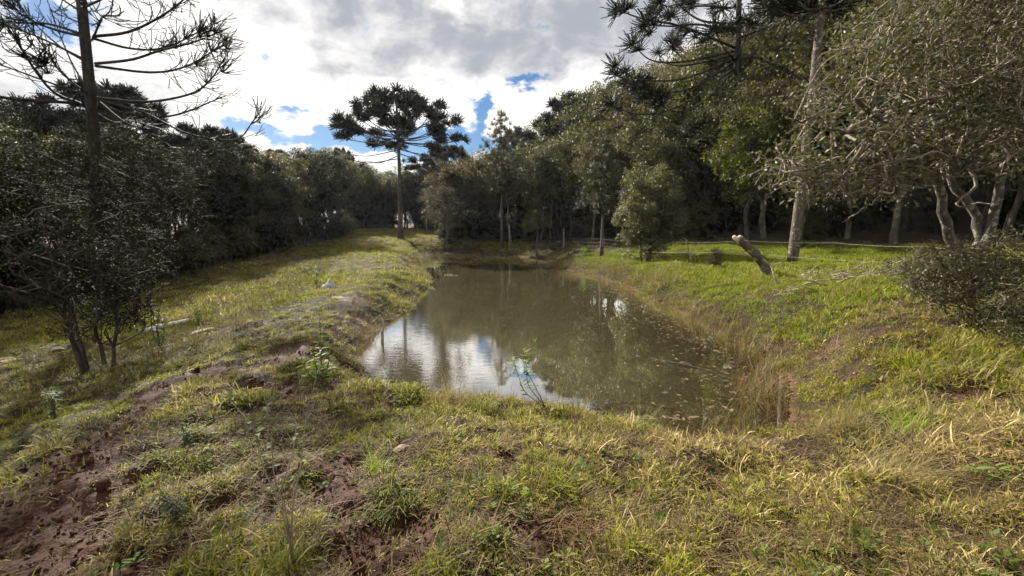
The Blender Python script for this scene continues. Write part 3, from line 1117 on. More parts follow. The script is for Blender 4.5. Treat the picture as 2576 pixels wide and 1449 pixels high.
# ------------------------------------------------------------------ broadleaf trees
def broadleaf(seed, Ht=10.0, Wd=3.0, base=.3, nclump=90, nleaf=150, leaf=.14, crad=.75, stems=1, mat='leaf_olive', bark='bark_dark',
              tr=.15, droop=.2, asp=.5, twigs=4, flat=.75, limb=.03):
    r = np.random.default_rng(seed)
    tk, cr = Acc(), Acc()
    st = []
    for s in range(stems):
        a0 = r.uniform(0, 6.28)
        off = np.array([math.cos(a0), math.sin(a0), 0]) * (0 if stems == 1 else .18)
        top = np.array([math.cos(a0), math.sin(a0), 0]) * (Wd * (.18 if stems == 1 else .45)) + np.array([0, 0, Ht * (.82 if s == 0 else r.uniform(.6, .8))])
        p = np.array([off + (top - off) * t + np.array([r.normal(0, .012), r.normal(0, .012), 0]) * Ht * (0 < t < 1) for t in np.linspace(0, 1, 8)])
        p[0, 2] = -.25
        p = spline(p, 14)
        rd = tr * (1 if stems == 1 else .7) * (1 - np.linspace(0, 1, 14) * .8)
        rd[0] *= 1.5
        tk.add(*tube(p, rd, 7))
        st.append(p)
    allp = np.concatenate(st)
    D = runit(r, nclump)
    rr = r.uniform(size=nclump) ** .42
    lum = .72 + .5 * fbm(D[:, 0] * 1.6 + seed, D[:, 1] * 1.6 + D[:, 2] * 1.3, 2, seed)
    C = D * (rr * lum)[:, None]
    zc, zh = (1 + base) / 2 * Ht, (1 - base) / 2 * Ht
    C = C * np.array([Wd, Wd, zh]) + np.array([0, 0, zc])
    for c in C:
        hd = np.hypot(*(c[:2]))
        tz = c[2] - .45 * hd - .3
        k = np.argmin(np.abs(allp[:, 2] - max(tz, Ht * .12)) + .25 * np.linalg.norm(allp[:, :2] - c[:2], axis=1))
        s0 = allp[k]
        m = (s0 + c) / 2 + np.array([r.normal(0, .25), r.normal(0, .25), .12 * hd])
        p = spline([s0, m, c], 6)
        tk.add(*tube(p, np.linspace(limb, .010, 6), 4, False))
        for _ in range(twigs):
            e = c + runit(r, 1)[0] * crad * np.array([1, 1, flat]) * r.uniform(.7, 1.1)
            tk.add(*tube(spline([c, (c + e) / 2 + r.normal(0, .06, 3), e], 4), np.linspace(.012, .005, 4), 3, False))
    n = nclump * nleaf
    ci = np.repeat(np.arange(nclump), nleaf)
    d = runit(r, n)
    rad = crad * r.uniform(.55, 1.25, nclump)[ci] * r.uniform(size=n) ** .45
    p = C[ci] + d * rad[:, None] * np.array([1, 1, flat])
    p[:, 2] -= droop * (rad / crad) ** 2 * .3
    Dl = unit(d + runit(r, n) * .9 + np.array([0, 0, -droop]))
    N = unit(np.array([0, 0, .9]) + d * .4 + runit(r, n) * .75)
    L = leaf * r.uniform(.6, 1.35, n)
    V, Q = leaf_quads(p, Dl, N, L, L * asp)
    cr.add(V, None, Q, np.clip(.55 * r.uniform(size=nclump)[ci] + .45 * r.uniform(size=n), 0, 1))
    return tk.mesh('trunk', M[bark]), cr.mesh('crown', M[mat])


def plant(meshes, name, label, cat, x, y, sc=1.0, rz=0.0, group=None, dz=0.0, lean=(0, 0)):
    t = thing(name, label, cat, (x, y, H(x, y) + dz), rz, sc, group)
    t.rotation_euler = (lean[0], lean[1], rz)
    obj('trunk', meshes[0], t)
    obj('crown', meshes[1], t)
    return t


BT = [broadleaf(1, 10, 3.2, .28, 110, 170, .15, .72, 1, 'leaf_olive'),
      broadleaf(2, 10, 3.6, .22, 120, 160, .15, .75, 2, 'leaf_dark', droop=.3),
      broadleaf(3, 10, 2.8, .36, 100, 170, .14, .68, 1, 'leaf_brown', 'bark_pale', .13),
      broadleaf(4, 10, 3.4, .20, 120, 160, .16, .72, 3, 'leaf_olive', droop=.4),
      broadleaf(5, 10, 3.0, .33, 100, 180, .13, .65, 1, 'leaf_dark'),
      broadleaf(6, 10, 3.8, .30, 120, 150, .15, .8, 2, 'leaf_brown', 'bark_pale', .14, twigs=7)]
BUSH = [broadleaf(11, 3, 1.3, .05, 46, 150, .10, .42, 4, 'leaf_dark', tr=.05, limb=.015),
        broadleaf(12, 3, 1.5, .03, 50, 150, .11, .45, 5, 'leaf_olive', tr=.05, limb=.015)]


def px_of(x, y):
    return 1288 + FPX * CP * x / y          # close enough for choosing heights


def h_to(x, y, sky_px, sky_py, lo, hi, k=1.0):
    """tree height that brings the crown to the wood's skyline seen from the pond"""
    q = at(px_of(x, y), float(np.interp(px_of(x, y), sky_px, sky_py)), y)
    return float(np.clip((q[2] - H(x, y)) * k * 1.16, lo, hi * 1.16))


def forest():
    r = np.random.default_rng(77)
    placed = []

    def grow(n, sampler, hfun, kinds, label, group, mind=2.3, bush=False, wide=1.0):
        k = 0
        for _ in range(n * 25):
            if k >= n:
                break
            x, y = sampler()
            if any((x - a) ** 2 + (y - b_) ** 2 < mind * mind for a, b_, bu in placed if bu == bush):
                continue
            placed.append((x, y, bush))
            hh = hfun(x, y)
            if bush:
                sc = hh / 3
                plant(BUSH[r.integers(0, 2)], 'undergrowth_bush', label, 'bush', x, y, (sc * wide, sc * wide, sc), r.uniform(0, 6.28), group)
            else:
                sc = hh / 10
                plant(BT[kinds[r.integers(0, len(kinds))]], 'forest_tree', label, 'tree', x, y, (max(sc, .8) * wide, max(sc, .8) * wide, sc), r.uniform(0, 6.28), group)
            k += 1
    U = r.uniform
    LX, LY = [-200, 0, 130, 400, 500, 620, 760, 850, 930, 965, 1040], [290, 300, 305, 320, 345, 390, 395, 385, 420, 425, 410]
    # left wood
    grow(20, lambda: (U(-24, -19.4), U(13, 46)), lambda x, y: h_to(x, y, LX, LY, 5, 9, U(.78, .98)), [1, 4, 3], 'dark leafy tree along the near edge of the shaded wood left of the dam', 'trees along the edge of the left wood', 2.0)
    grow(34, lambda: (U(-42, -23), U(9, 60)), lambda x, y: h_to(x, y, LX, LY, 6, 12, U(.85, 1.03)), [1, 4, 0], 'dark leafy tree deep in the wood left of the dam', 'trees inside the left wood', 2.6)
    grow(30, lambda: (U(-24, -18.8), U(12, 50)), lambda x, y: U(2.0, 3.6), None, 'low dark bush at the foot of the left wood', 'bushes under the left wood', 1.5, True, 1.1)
    # end of the valley
    grow(14, lambda: (U(-40, -20), U(56, 72)), lambda x, y: h_to(x, y, LX, LY, 6, 12, U(.8, 1.0)), [1, 4, 0], 'hazy grey-green tree closing the valley left of the clearing', 'trees closing the valley', 2.4)
    grow(18, lambda: (U(-22, 4), U(62, 78)), lambda x, y: h_to(x, y, [880, 965, 1040, 1250], [430, 440, 420, 400], 5, 12, U(.8, 1.0)), [1, 4, 0], 'hazy grey-green tree closing the valley behind the tall umbrella araucaria', 'trees behind the umbrella araucaria', 2.4)
    grow(24, lambda: (U(-36, 4), U(72, 90)), lambda x, y: U(8, 11), [1, 4, 0], 'faint tree deep behind the end of the valley', 'trees deep behind the valley end', 2.4, False, 1.2)
    grow(30, lambda: (U(-30, 4), U(61, 70)), lambda x, y: U(2.6, 4.4), None, 'low hazy bush at the end of the clearing', 'bushes at the end of the clearing', 1.5, True, 1.3)
    grow(12, lambda: (U(-10, 3), U(50.5, 60)), lambda x, y: h_to(x, y, [1040, 1250, 1400], [430, 400, 360], 6, 11, U(.8, 1.0)), [1, 2, 4, 5], 'grey-brown tree standing behind the far end of the pond', 'trees at the far end of the pond', 2.0)
    grow(20, lambda: (U(-8.5, 4), U(48.5, 53)), lambda x, y: U(1.8, 3.4), None, 'low bush on the far bank of the pond', 'bushes on the far bank', 1.3, True, 1.2)
    # right wood: edge row, then the hillside
    RX = [1150, 1200, 1300, 1380, 1450, 1520, 1600, 1700, 1800, 1900, 2000, 2100, 2200, 2576, 3000]
    RY = [410, 390, 365, 310, 288, 262, 240, 200, 150, 85, 25, -15, -60, -160, -200]
    ys = [8, 14, 19, 23, 27, 31, 38, 46]
    xs = [17.5, 20, 19.5, 17, 15, 11.5, 7, 2]

    def edge(dx0, dx1, y0=9, y1=48):
        y = U(y0, y1)
        return np.interp(y, ys, xs) + U(dx0, dx1), y
    grow(30, lambda: edge(.2, 3.0), lambda x, y: h_to(x, y, RX, RY, 6, 12, U(.68, .92)), [0, 2, 3, 5], 'olive-brown leafy tree on the edge of the hillside wood right of the pond', 'trees along the edge of the hillside wood', 2.0)
    grow(44, lambda: edge(3.0, 14, 9, 56), lambda x, y: h_to(x, y, RX, RY, 8, 17, U(.88, 1.06)), [0, 2, 5, 3], 'tall olive-brown tree higher up the wooded hillside right of the pond', 'trees on the wooded hillside', 2.7, False, 1.05)
    grow(30, lambda: edge(14, 30, 12, 66), lambda x, y: h_to(x, y, RX, RY, 9, 20, U(.98, 1.12)), [0, 2, 5], 'tree crown near the skyline of the wooded hillside', 'trees near the hillside skyline', 3.2, False, 1.1)
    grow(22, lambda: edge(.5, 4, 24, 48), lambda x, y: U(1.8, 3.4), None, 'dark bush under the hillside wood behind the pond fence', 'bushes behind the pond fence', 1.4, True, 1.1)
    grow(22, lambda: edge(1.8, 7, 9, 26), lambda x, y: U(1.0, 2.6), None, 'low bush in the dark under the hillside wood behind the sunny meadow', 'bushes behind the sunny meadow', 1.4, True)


forest()


def nth(k):
    return '%d%s' % (k, 'th' if 10 <= k % 100 <= 20 else {1: 'st', 2: 'nd', 3: 'rd'}.get(k % 10, 'th'))


# rows of alike trees: told apart by their order along the row as the photo shows it
for grp, lab in (('trees along the edge of the left wood', 'dark leafy tree on the near edge of the left wood, %s counted from the left'),
                 ('trees along the edge of the hillside wood', 'olive-brown tree on the front edge of the hillside wood, %s counted from the left'),
                 ('trees at the far end of the pond', 'grey-brown tree behind the far end of the pond, %s counted from the left'),
                 ('bushes on the far bank', 'low bush on the far bank of the pond, %s counted from the left'),
                 ('trees closing the valley', 'hazy tree closing the valley left of the clearing, %s counted from the left'),
                 ('bushes behind the pond fence', 'dark bush behind the pond fence under the hillside wood, %s counted from the left'),
                 ('bushes under the left wood', 'low dark bush at the foot of the left wood, %s counted from the left'),
                 ('bushes behind the sunny meadow', 'low bush in the dark behind the sunny meadow, %s counted from the left')):
    row = sorted((o for o in COL.objects if o.get('group') == grp), key=lambda o: px_of(o.location.x, o.location.y))
    for k, o in enumerate(row):
        o['label'] = lab % nth(k + 1)

for px_, Y_, h_, k_, lab in ((1012, 63, 7.5, 1, 'dark tree right behind the trunk of the tall umbrella araucaria'), (975, 66, 8.0, 4, 'dark tree left of the tall umbrella trunk at the end of the clearing'),
                             (1045, 64, 7.0, 3, 'dark tree right of the tall umbrella trunk at the end of the clearing'), (930, 64, 8.0, 1, 'dark tree at the left end of the far clearing'), (1700, 44, 9, 3, 'tree in the gap behind the egg-shaped shrub')):
    q = at(px_, 560, Y_)
    plant(BT[k_], 'forest_tree', lab, 'tree', q[0], q[1], (1.1, 1.1, h_ / 10), px_)

for px_, Y_, lab in ((1445, 46, 'bush filling the gap under the trees left of the young araucaria'), (1420, 50, 'bush deeper in the gap left of the young araucaria'), (1475, 43, 'bush just behind the young araucaria')):
    q = at(px_, 560, Y_)
    plant(BUSH[1], 'undergrowth_bush', lab, 'bush', q[0], q[1], (1.5, 1.5, 1.2), px_)

# prominent broadleaf individuals
egg = broadleaf(21, 5.4, 2.0, .06, 150, 220, .105, .46, 4, 'leaf_bush', tr=.09, limb=.02, asp=.55)
p = at(1625, 664, 22.5)
plant(egg, 'bank_shrub', 'dense egg-shaped olive shrub growing on the right bank of the pond', 'shrub', p[0], p[1])
yel = broadleaf(22, 8.5, 2.2, .30, 80, 170, .12, .6, 1, 'leaf_yellow')
p = at(1885, 600, 25)
plant(yel, 'yellow_tree', 'bright yellow-green tree catching the sun at the edge of the hillside wood', 'tree', p[0], p[1], .98)
near_l = broadleaf(23, 3.1, 1.0, .14, 100, 95, .046, .27, 5, 'leaf_dark', 'bark_dark', .045, limb=.013, asp=.5)
p = at(250, 930, 7.8)
plant(near_l, 'dark_shrub_tree', 'dark many-stemmed small tree on the slope left of the mud track', 'tree', p[0], p[1], 1.15)
mid_l = broadleaf(24, 6.4, 2.5, .28, 120, 110, .062, .50, 3, 'leaf_dark', 'bark_black', .10, twigs=8, limb=.02)
p = at(345, 760, 14.5)
plant(mid_l, 'spreading_tree', 'spreading dark small-leaved tree in front of the bare-limbed araucaria', 'tree', p[0], p[1])
p = at(20, 780, 17.5)
plant(mid_l, 'spreading_tree', 'dark twiggy tree at the left border of the photo', 'tree', p[0], p[1], 1.05, 2.1)
p = at(560, 660, 24)
plant(BT[4], 'spreading_tree', 'dark tree beside the thin pale trunk in the lower field', 'tree', p[0] - 3, p[1], .72, 1.0)
twiggy = broadleaf(25, 7, 3.0, .35, 80, 60, .11, .8, 2, 'leaf_brown', 'bark_pale', .12, twigs=12)
p = at(1120, 600, 48)
plant(twiggy, 'twiggy_tree', 'twiggy grey tree with a forked dark trunk at the far end of the pond', 'tree', p[0], p[1], 1.0, .4)
slim = broadleaf(26, 6.5, 1.1, .55, 30, 110, .12, .45, 1, 'leaf_dark', 'bark_pale', .11)
p = at(488, 682, 24.5)
plant(slim, 'thin_tree', 'thin tree with a pale bare trunk standing in the lower left field', 'tree', p[0], p[1], .8)
p = at(1285, 622, 45)
plant(slim, 'thin_tree', 'leaning pale lichen-covered trunk beside the slender araucaria', 'tree', p[0], p[1], 1.3, .6, None, 0, (0, R(-4)))


# ------------------------------------------------------------------ right-hand near tree
def right_tree():
    r = np.random.default_rng(31)
    base = at(2425, 706, 7.0)
    root = thing('glossy_leaved_tree', 'large lichen-barked tree with glossy sunlit leaves leaning over the right bank', 'tree', (base[0], base[1], H(base[0], base[1])))
    o = np.array(root.location)
    limbs = [([(2425, 740, 7.0), (2405, 640, 7.0), (2380, 540, 6.9), (2358, 450, 6.8), (2322, 385, 6.6), (2250, 330, 6.4), (2150, 250, 6.1)], .088, .03),
             ([(2470, 690, 7.3), (2462, 640, 7.3), (2490, 590, 7.25), (2505, 520, 7.2), (2520, 430, 7.1), (2580, 360, 6.9), (2680, 240, 6.5)], .095, .045),
             ([(2460, 650, 7.3), (2468, 600, 7.35), (2450, 530, 7.4), (2405, 470, 7.5), (2385, 400, 7.6), (2400, 250, 7.7), (2380, 80, 7.8)], .082, .03),
             ([(2440, 655, 7.25), (2500, 668, 7.2), (2560, 700, 7.1), (2620, 730, 7.0)], .13, .10),
             ([(2358, 450, 6.8), (2300, 410, 6.5), (2200, 395, 6.2), (2080, 420, 6.0), (1960, 440, 5.9)], .06, .015),
             ([(2385, 400, 7.6), (2300, 365, 7.3), (2180, 370, 7.0), (2060, 380, 6.8)], .05, .014),
             ([(2520, 430, 7.1), (2440, 410, 6.7), (2330, 372, 6.4), (2260, 390, 6.2)], .05, .02),
             ([(2400, 250, 7.7), (2250, 140, 7.6), (2100, 60, 7.5)], .05, .02),
             ([(2250, 330, 6.4), (2120, 330, 6.3), (2000, 300, 6.3)], .04, .012),
             ([(2580, 360, 6.9), (2540, 200, 7.0), (2480, 40, 7.1)], .06, .02),
             ([(2300, 410, 6.5), (2230, 470, 6.3), (2180, 520, 6.2), (2120, 560, 6.2)], .025, .008)]
    ends = []
    for i, (pp, r0, r1) in enumerate(limbs):
        P = np.array([at(*q) for q in pp]) - o
        S = spline(P, 18)
        S[1:-1] += r.normal(0, .022, (16, 3))
        a = Acc()
        a.add(*tube(S, np.linspace(r0, r1, 18), 9 if r0 > .1 else 6))
        obj('trunk' if r0 > .08 else 'limb', a.mesh('limb', M['bark_lichen']), root)
        if i not in (3,):
            ends.append(S)
    tw, cr = Acc(), Acc()
    C = []
    for _ in range(16):
        S0 = ends[r.integers(0, len(ends))]
        k = r.integers(5, 17)
        e = at(r.uniform(2000, 2600), r.uniform(150, 520), r.uniform(5.8, 7.6)) - o
        v = e - S0[k]
        if np.linalg.norm(v) > 2.6:
            e = S0[k] + unit(v) * 2.6
        S = spline([S0[k], S0[k] * .6 + e * .4 + r.normal(0, .22, 3), S0[k] * .3 + e * .7 + r.normal(0, .22, 3), e], 14)
        S[1:-1] += r.normal(0, .02, (12, 3))
        a = Acc()
        a.add(*tube(S, np.linspace(.032, .008, 14), 5))
        obj('limb', a.mesh('limb', M['twig']), root)
        ends.append(S)
    top_x, top_y = [1930, 1965, 2080, 2200, 2300, 2450, 2760], [330, 190, 105, 40, -80, -180, -260]
    while len(C) < 260:
        px, py, Y = r.uniform(1940, 2740), r.uniform(-260, 440), r.uniform(5.6, 8.6)
        if py < np.interp(px, top_x, top_y) + 25 or py > 395 + 40 * math.sin(px * .03):
            continue
        if vnoise(np.array([px * .012]), np.array([py * .012 + Y]), 4)[0] < .42 - .25 * (px - 2000) / 700:
            continue
        C.append(at(px, py, Y) - o)
    for _ in range(26):
        C.append(at(r.uniform(1880, 2330), r.uniform(400, 470), r.uniform(5.8, 6.6)) - o)
    C = np.array(C)
    allp = np.concatenate(ends)
    for c in C:
        k = np.argsort(np.linalg.norm(allp - c, axis=1))[r.integers(0, 3)]
        s = allp[k]
        tw.add(*tube(spline([s, (s + c) / 2 + r.normal(0, .12, 3) + np.array([0, 0, .1]), c], 7), np.linspace(.018, .006, 7), 4, False))
        for _ in range(7):
            e = c + runit(r, 1)[0] * .34
            tw.add(*tube(spline([c, (c + e) / 2 + r.normal(0, .05, 3), e], 4), np.linspace(.007, .003, 4), 3, False))
    nl = 110
    n = len(C) * nl
    ci = np.repeat(np.arange(len(C)), nl)
    d = runit(r, n)
    p = C[ci] + d * (.40 * r.uniform(size=n) ** .4)[:, None]
    D = unit(d * .6 + runit(r, n) * .8 + np.array([.25, 0, .1]))
    N = unit(np.array([0, -.1, .8]) + runit(r, n) * .7)
    L = .068 * r.uniform(.45, 1.6, n)
    V, Q = leaf_quads(p, D, N, L, L * .45)
    cr.add(V, None, Q, np.clip(.5 * r.uniform(size=len(C))[ci] + .5 * r.uniform(size=n), 0, 1))
    obj('twigs', tw.mesh('twigs', M['twig']), root)
    obj('crown', cr.mesh('crown', M['leaf_gloss']), root)


right_tree()
p = at(2500, 860, 4.9)
bram = broadleaf(33, 1.35, 1.1, .0, 80, 110, .048, .27, 7, 'leaf_gloss', 'stem_green', .010, limb=.005, asp=.5, twigs=3)
plant(bram, 'bramble', 'leafy bramble thicket under the glossy-leaved tree', 'bramble', p[0], p[1], .85)
p = at(2590, 950, 3.9)
plant(bram, 'bramble', 'dark bramble at the right border of the photo above the bank', 'bramble', p[0] + .2, p[1], .55, 2.0)
p = at(2330, 740, 6.4)
plant(bram, 'bramble', 'arching bramble left of the lichen-barked trunks', 'bramble', p[0], p[1], .55, 4.0)


# ------------------------------------------------------------------ araucarias
def branchlet(r, L=.5, nn=26, nl=.05, nw=.012, rc=.012, bend=.5, npt=5):
    n = npt
    """a rope-like shoot along +X, covered in short stiff needles"""
    t = np.linspace(0, 1, n)
    b0 = r.uniform(.2, 1) * bend
    P = np.stack([L * np.sin(t * b0) / b0 if b0 > .05 else L * t, t * 0, L * (1 - np.cos(t * b0)) / max(b0, .05)], 1)
    V, T, Q = tube(P, np.linspace(rc, rc * .7, n), 3, False)
    u = np.repeat(np.linspace(.06, 1, nn), 1)
    c = np.stack([np.interp(u, t, P[:, k]) for k in range(3)], 1)
    tan = unit(np.stack([np.interp(u, t, np.gradient(P[:, k])) for k in range(3)], 1))
    an = np.arange(nn) * 2.4 + r.uniform(0, 6)
    o1 = np.tile(np.array([0, 1.0, 0]), (nn, 1))
    o2 = unit(np.cross(tan, o1))
    d = unit((np.cos(an)[:, None] * o1 + np.sin(an)[:, None] * o2) * .8 + tan * .75)
    s = unit(np.cross(d, tan))
    NV = np.stack([c - s * nw / 2, c + s * nw / 2, c + d * nl], 1).reshape(-1, 3)
    NT = np.arange(nn * 3).reshape(-1, 3) + len(V)
    Qt = np.concatenate([Q[:, [0, 1, 2]], Q[:, [0, 2, 3]]])
    return np.concatenate([V, NV]), np.concatenate([Qt, NT])


def frame_to(axis, roll):
    z = unit(axis)
    a = np.array([1.0, 0, 0]) if abs(z[0]) < .8 else np.array([0, 1.0, 0])
    x = unit(np.cross(a, z))
    y = np.cross(z, x)
    c, s = math.cos(roll), math.sin(roll)
    return np.stack([x * c + y * s, -x * s + y * c, z], 1)      # columns


def make_tuft(seed, n=26, L=.5, spread=1.75, **kw):
    """a pom-pom of shoots about +Z"""
    r = np.random.default_rng(seed)
    VV, TT, k = [], [], 0
    for i in range(n):
        V, T = branchlet(r, L * r.uniform(.6, 1.15), **kw)
        th = spread * math.sqrt((i + .5) / n) * r.uniform(.85, 1.1)
        ph = i * 2.399 + r.normal(0, .2)
        ax = np.array([math.sin(th) * math.cos(ph), math.sin(th) * math.sin(ph), math.cos(th)])
        # shoot runs along ax, bends upward
        z = unit(np.array([0, 0, 1.0]) - ax * ax[2] + 1e-4)
        y = np.cross(z, ax)
        V = V @ np.stack([ax, y, z])
        VV.append(V)
        TT.append(T + k)
        k += len(V)
    return np.concatenate(VV), np.concatenate(TT)


TUFT_FAR = [make_tuft(300 + i, 56, .62, 2.1, nn=6, nl=.14, nw=.06, rc=.034, npt=3) for i in range(4)]
TUFT_YOUNG = [make_tuft(310 + i, 14, .80, 1.5, nn=6, nl=.14, nw=.06, rc=.034, npt=3) for i in range(4)]
TUFT_NEAR = [make_tuft(320 + i, 40, .62, 1.9, nn=12, nl=.085, nw=.03, rc=.020, npt=4) for i in range(4)]


TUFT_THIN = [make_tuft(340 + i, 13, .75, 1.3, nn=26, nl=.075, nw=.022, rc=.018, npt=4) for i in range(4)]


def put_tuft(a, r, pool, pos, axis, sc):
    V, T = pool[r.integers(0, len(pool))]
    F = frame_to(axis, r.uniform(0, 6.28))
    a.add(V @ F.T * sc + pos, T, None, np.clip(r.uniform() * .6 + .4 * r.uniform(size=len(T)), 0, 1))


def umbrella(seed, joined=False):
    """mature candelabra araucaria, 15.8 m; returns trunk mesh and [(branch mesh, foliage mesh)]"""
    r = np.random.default_rng(seed)
    tk = Acc()
    Ht = 15.8
    t = np.linspace(0, 1, 16)
    P = np.stack([.12 * np.sin(t * 3), .10 * np.sin(t * 4 + 1), t * (Ht - .6)], 1)
    P[0, 2] = -.3
    rd = .30 * (1 - .72 * t)
    rd[0] = .42
    tk.add(*tube(P, rd, 10))
    rings = [(1.2, 15.5, 13.0, 4, 1.0), (3.1, 15.0, 11.9, 6, 1.1), (4.7, 13.9, 11.3, 8, 1.0), (6.0, 12.7, 10.8, 8, .8), (6.9, 11.5, 10.4, 8, .6), (5.0, 11.3, 10.2, 5, .6)]
    out = []
    for Rr, zt, zs, n, dn in rings:
        a0 = r.uniform(0, 6.28)
        for k in range(n):
            an = a0 + k * 2 * math.pi / n + r.normal(0, .14)
            h = np.array([math.cos(an), math.sin(an), 0])
            rr = Rr * r.uniform(.82, 1.08)
            z1 = zt + r.normal(0, .25)
            z0 = zs + r.normal(0, .2)
            q = [np.array([0, 0, z0]), h * rr * .4 + np.array([0, 0, z0 + (z1 - z0) * .12 - .1]), h * rr * .78 + np.array([0, 0, z0 + (z1 - z0) * .45 - .1]), h * rr + np.array([0, 0, z1 - .35])]
            S = spline(q, 12)
            b_ = Acc()
            b_.add(*tube(S, np.linspace(.07, .028, 12), 5))
            f = Acc()
            put_tuft(f, r, TUFT_FAR, S[-1], h * .35 + np.array([0, 0, 1.0]), r.uniform(1.2, 1.5))
            for _ in range(int(round(4.2 * dn))):
                u = r.uniform(.70, .99)
                i = int(u * 11)
                sd_ = np.cross(h, [0, 0, 1.0]) * r.choice([-1, 1]) * r.uniform(.25, .85)
                e = S[i] + sd_ + np.array([0, 0, r.uniform(.05, .4)])
                b_.add(*tube(spline([S[max(i - 1, 0)], (S[i] + e) / 2, e], 4), np.linspace(.025, .015, 4), 3, False))
                put_tuft(f, r, TUFT_FAR, e, h * .3 + sd_ * .3 + np.array([0, 0, .9]), r.uniform(.95, 1.3))
            out.append((b_, f))
    # old bare lower limbs
    for k, (an, zs, ln, zt) in enumerate([(2.9, 9.2, 6.4, 9.5), (3.3, 8.3, 6.0, 8.6), (.2, 8.9, 5.6, 8.9), (-.35, 9.3, 6.3, 9.6), (1.4, 8.8, 5, 9.2), (4.6, 9.1, 5.5, 9.0), (2.6, 8.6, 4.5, 8.0), (.5, 9.6, 6.2, 9.9)]):
        h = np.array([math.cos(an), math.sin(an), 0])
        S = spline([np.array([0, 0, zs + .3]), h * ln * .5 + np.array([0, 0, zs - .35]), h * ln * .85 + np.array([0, 0, zs - .1]), h * ln + np.array([0, 0, zt])], 12)
        b_ = Acc()
        b_.add(*tube(S, np.linspace(.055, .02, 12), 5))
        f = Acc()
        put_tuft(f, r, TUFT_FAR, S[-1], np.array([0, 0, 1.0]) + h * .4, .55)
        out.append((b_, f))
    return tk, out


def place_umbrella_parts(tree, label, x, y, sc, rz):
    tk, br = tree
    t = thing('araucaria', label, 'araucaria', (x, y, H(x, y)), rz, sc)
    obj('trunk', tk.mesh('trunk', M['bark_arau']), t)
    for b_, f in br:
        bo = obj('branch', b_.mesh('branch', M['bark_dark']), t)
        obj('foliage', f.mesh('foliage', M['needle']), bo)
    return t


UMB = umbrella(5)
p = at(1008, 603, 46)
place_umbrella_parts(UMB, 'tall umbrella-shaped araucaria standing alone at the end of the dam', p[0], p[1], 1.0, .3)


def joined(tree):
    tk, br = tree
    b_, f = Acc(), Acc()
    for x_, y_ in br:
        for src, dst in ((x_, b_), (y_, f)):
            n0 = dst.n
            for V in src.V:
                dst.V.append(V)
            for T, tr in zip(src.T, src.tr):
                dst.T.append(T + n0)
                dst.tr.append(tr)
            for Q, qr in zip(src.Q, src.qr):
                dst.Q.append(Q + n0)
                dst.qr.append(qr)
            dst.n += src.n
    return tk.mesh('trunk', M['bark_arau']), b_.mesh('branches', M['bark_dark']), f.mesh('crown', M['needle'])


UJ = joined(umbrella(6))


def far_umb(label, px, py_top, Y, sc, rz, group=None, name='araucaria'):
    """stand a mature araucaria so that its top reaches py_top at distance Y"""
    q = at(px, py_top, Y)
    x, y = q[0], q[1]
    z0 = H(x, y)
    s = (q[2] - z0) / 15.6
    t = thing(name, label, 'araucaria', (x, y, z0), rz, (s * sc, s * sc, s))
    obj('trunk', UJ[0], t)
    obj('branches', UJ[1], t)
    obj('crown', UJ[2], t)


far_umb('broad umbrella araucaria rising behind the bare-limbed one on the left', 265, 218, 30, .95, .4)
far_umb('rounded araucaria crown over the left wood, right of the broad one', 545, 325, 34, .85, 1.7)
far_umb('small araucaria crown above the left wood near the valley gap', 690, 378, 58, .8, 2.5)
far_umb('distant araucaria just left of the tall umbrella one', 858, 375, 66, .45, .9)
far_umb('flat-topped araucaria behind the right side of the tall umbrella one', 1120, 366, 62, 1.0, 3.1)
far_umb('dark araucaria cluster on the right skyline beside the cloud', 1440, 238, 52, .8, 2.2)
far_umb('araucaria crown on the right skyline below the large drooping one', 1545, 215, 50, .6, 5.0)
far_umb('low araucaria crown on the right skyline above the pond end', 1310, 325, 66, .7, 4.2)


def young(seed, Ht=13.0, z0=.42, Rm=1.9, n=15, pool=None, dens=1.0, tr=.2):
    """narrow young araucaria with whorls up a straight stem"""
    r = np.random.default_rng(seed)
    tk, b_, f = Acc(), Acc(), Acc()
    t = np.linspace(0, 1, 14)
    P = np.stack([.05 * np.sin(t * 4), .05 * np.sin(t * 5 + 1), t * Ht], 1)
    P[0, 2] = -.3
    tk.add(*tube(P, tr * (1 - .88 * t), 8))
    for i in range(n):
        u = i / (n - 1)
        z = Ht * (z0 + (.97 - z0) * u)
        Rr = Rm * (1 - u ** 1.6 * .82) * r.uniform(.8, 1.1) * (.75 if i == 0 else 1)
        m = 7
        a0 = r.uniform(0, 6.28)
        for k in range(m):
            an = a0 + k * 6.283 / m + r.normal(0, .2)
            h = np.array([math.cos(an), math.sin(an), 0])
            rr = Rr * r.uniform(.75, 1.1)
            S = spline([np.array([0, 0, z]), h * rr * .5 + np.array([0, 0, z - .05 * rr]), h * rr + np.array([0, 0, z + .22 * rr])], 7)
            b_.add(*tube(S, np.linspace(.03, .012, 7), 3, False))
            for q in range(max(1, int(round(rr * 2.6 * dens)))):
                w = r.uniform(.35, 1.0)
                put_tuft(f, r, pool or TUFT_YOUNG, S[min(6, int(w * 6.99))] + r.normal(0, .08, 3), h * .6 + np.array([0, 0, .9]), r.uniform(.42, .62))
    put_tuft(f, r, pool or TUFT_YOUNG, np.array([0, 0, Ht - .2]), np.array([0, 0, 1.0]), .6)
    return tk.mesh('trunk', M['bark_arau']), b_.mesh('branches', M['bark_dark']), f.mesh('crown', M['needle_young'])


def put_young(ms, label, px, py, Y, sc=1.0, rz=0):
    q = at(px, py, Y)
    t = thing('young_araucaria', label, 'araucaria', (q[0], q[1], H(q[0], q[1])), rz, sc)
    for nm, m in zip(('trunk', 'branches', 'crown'), ms):
        obj(nm, m, t)


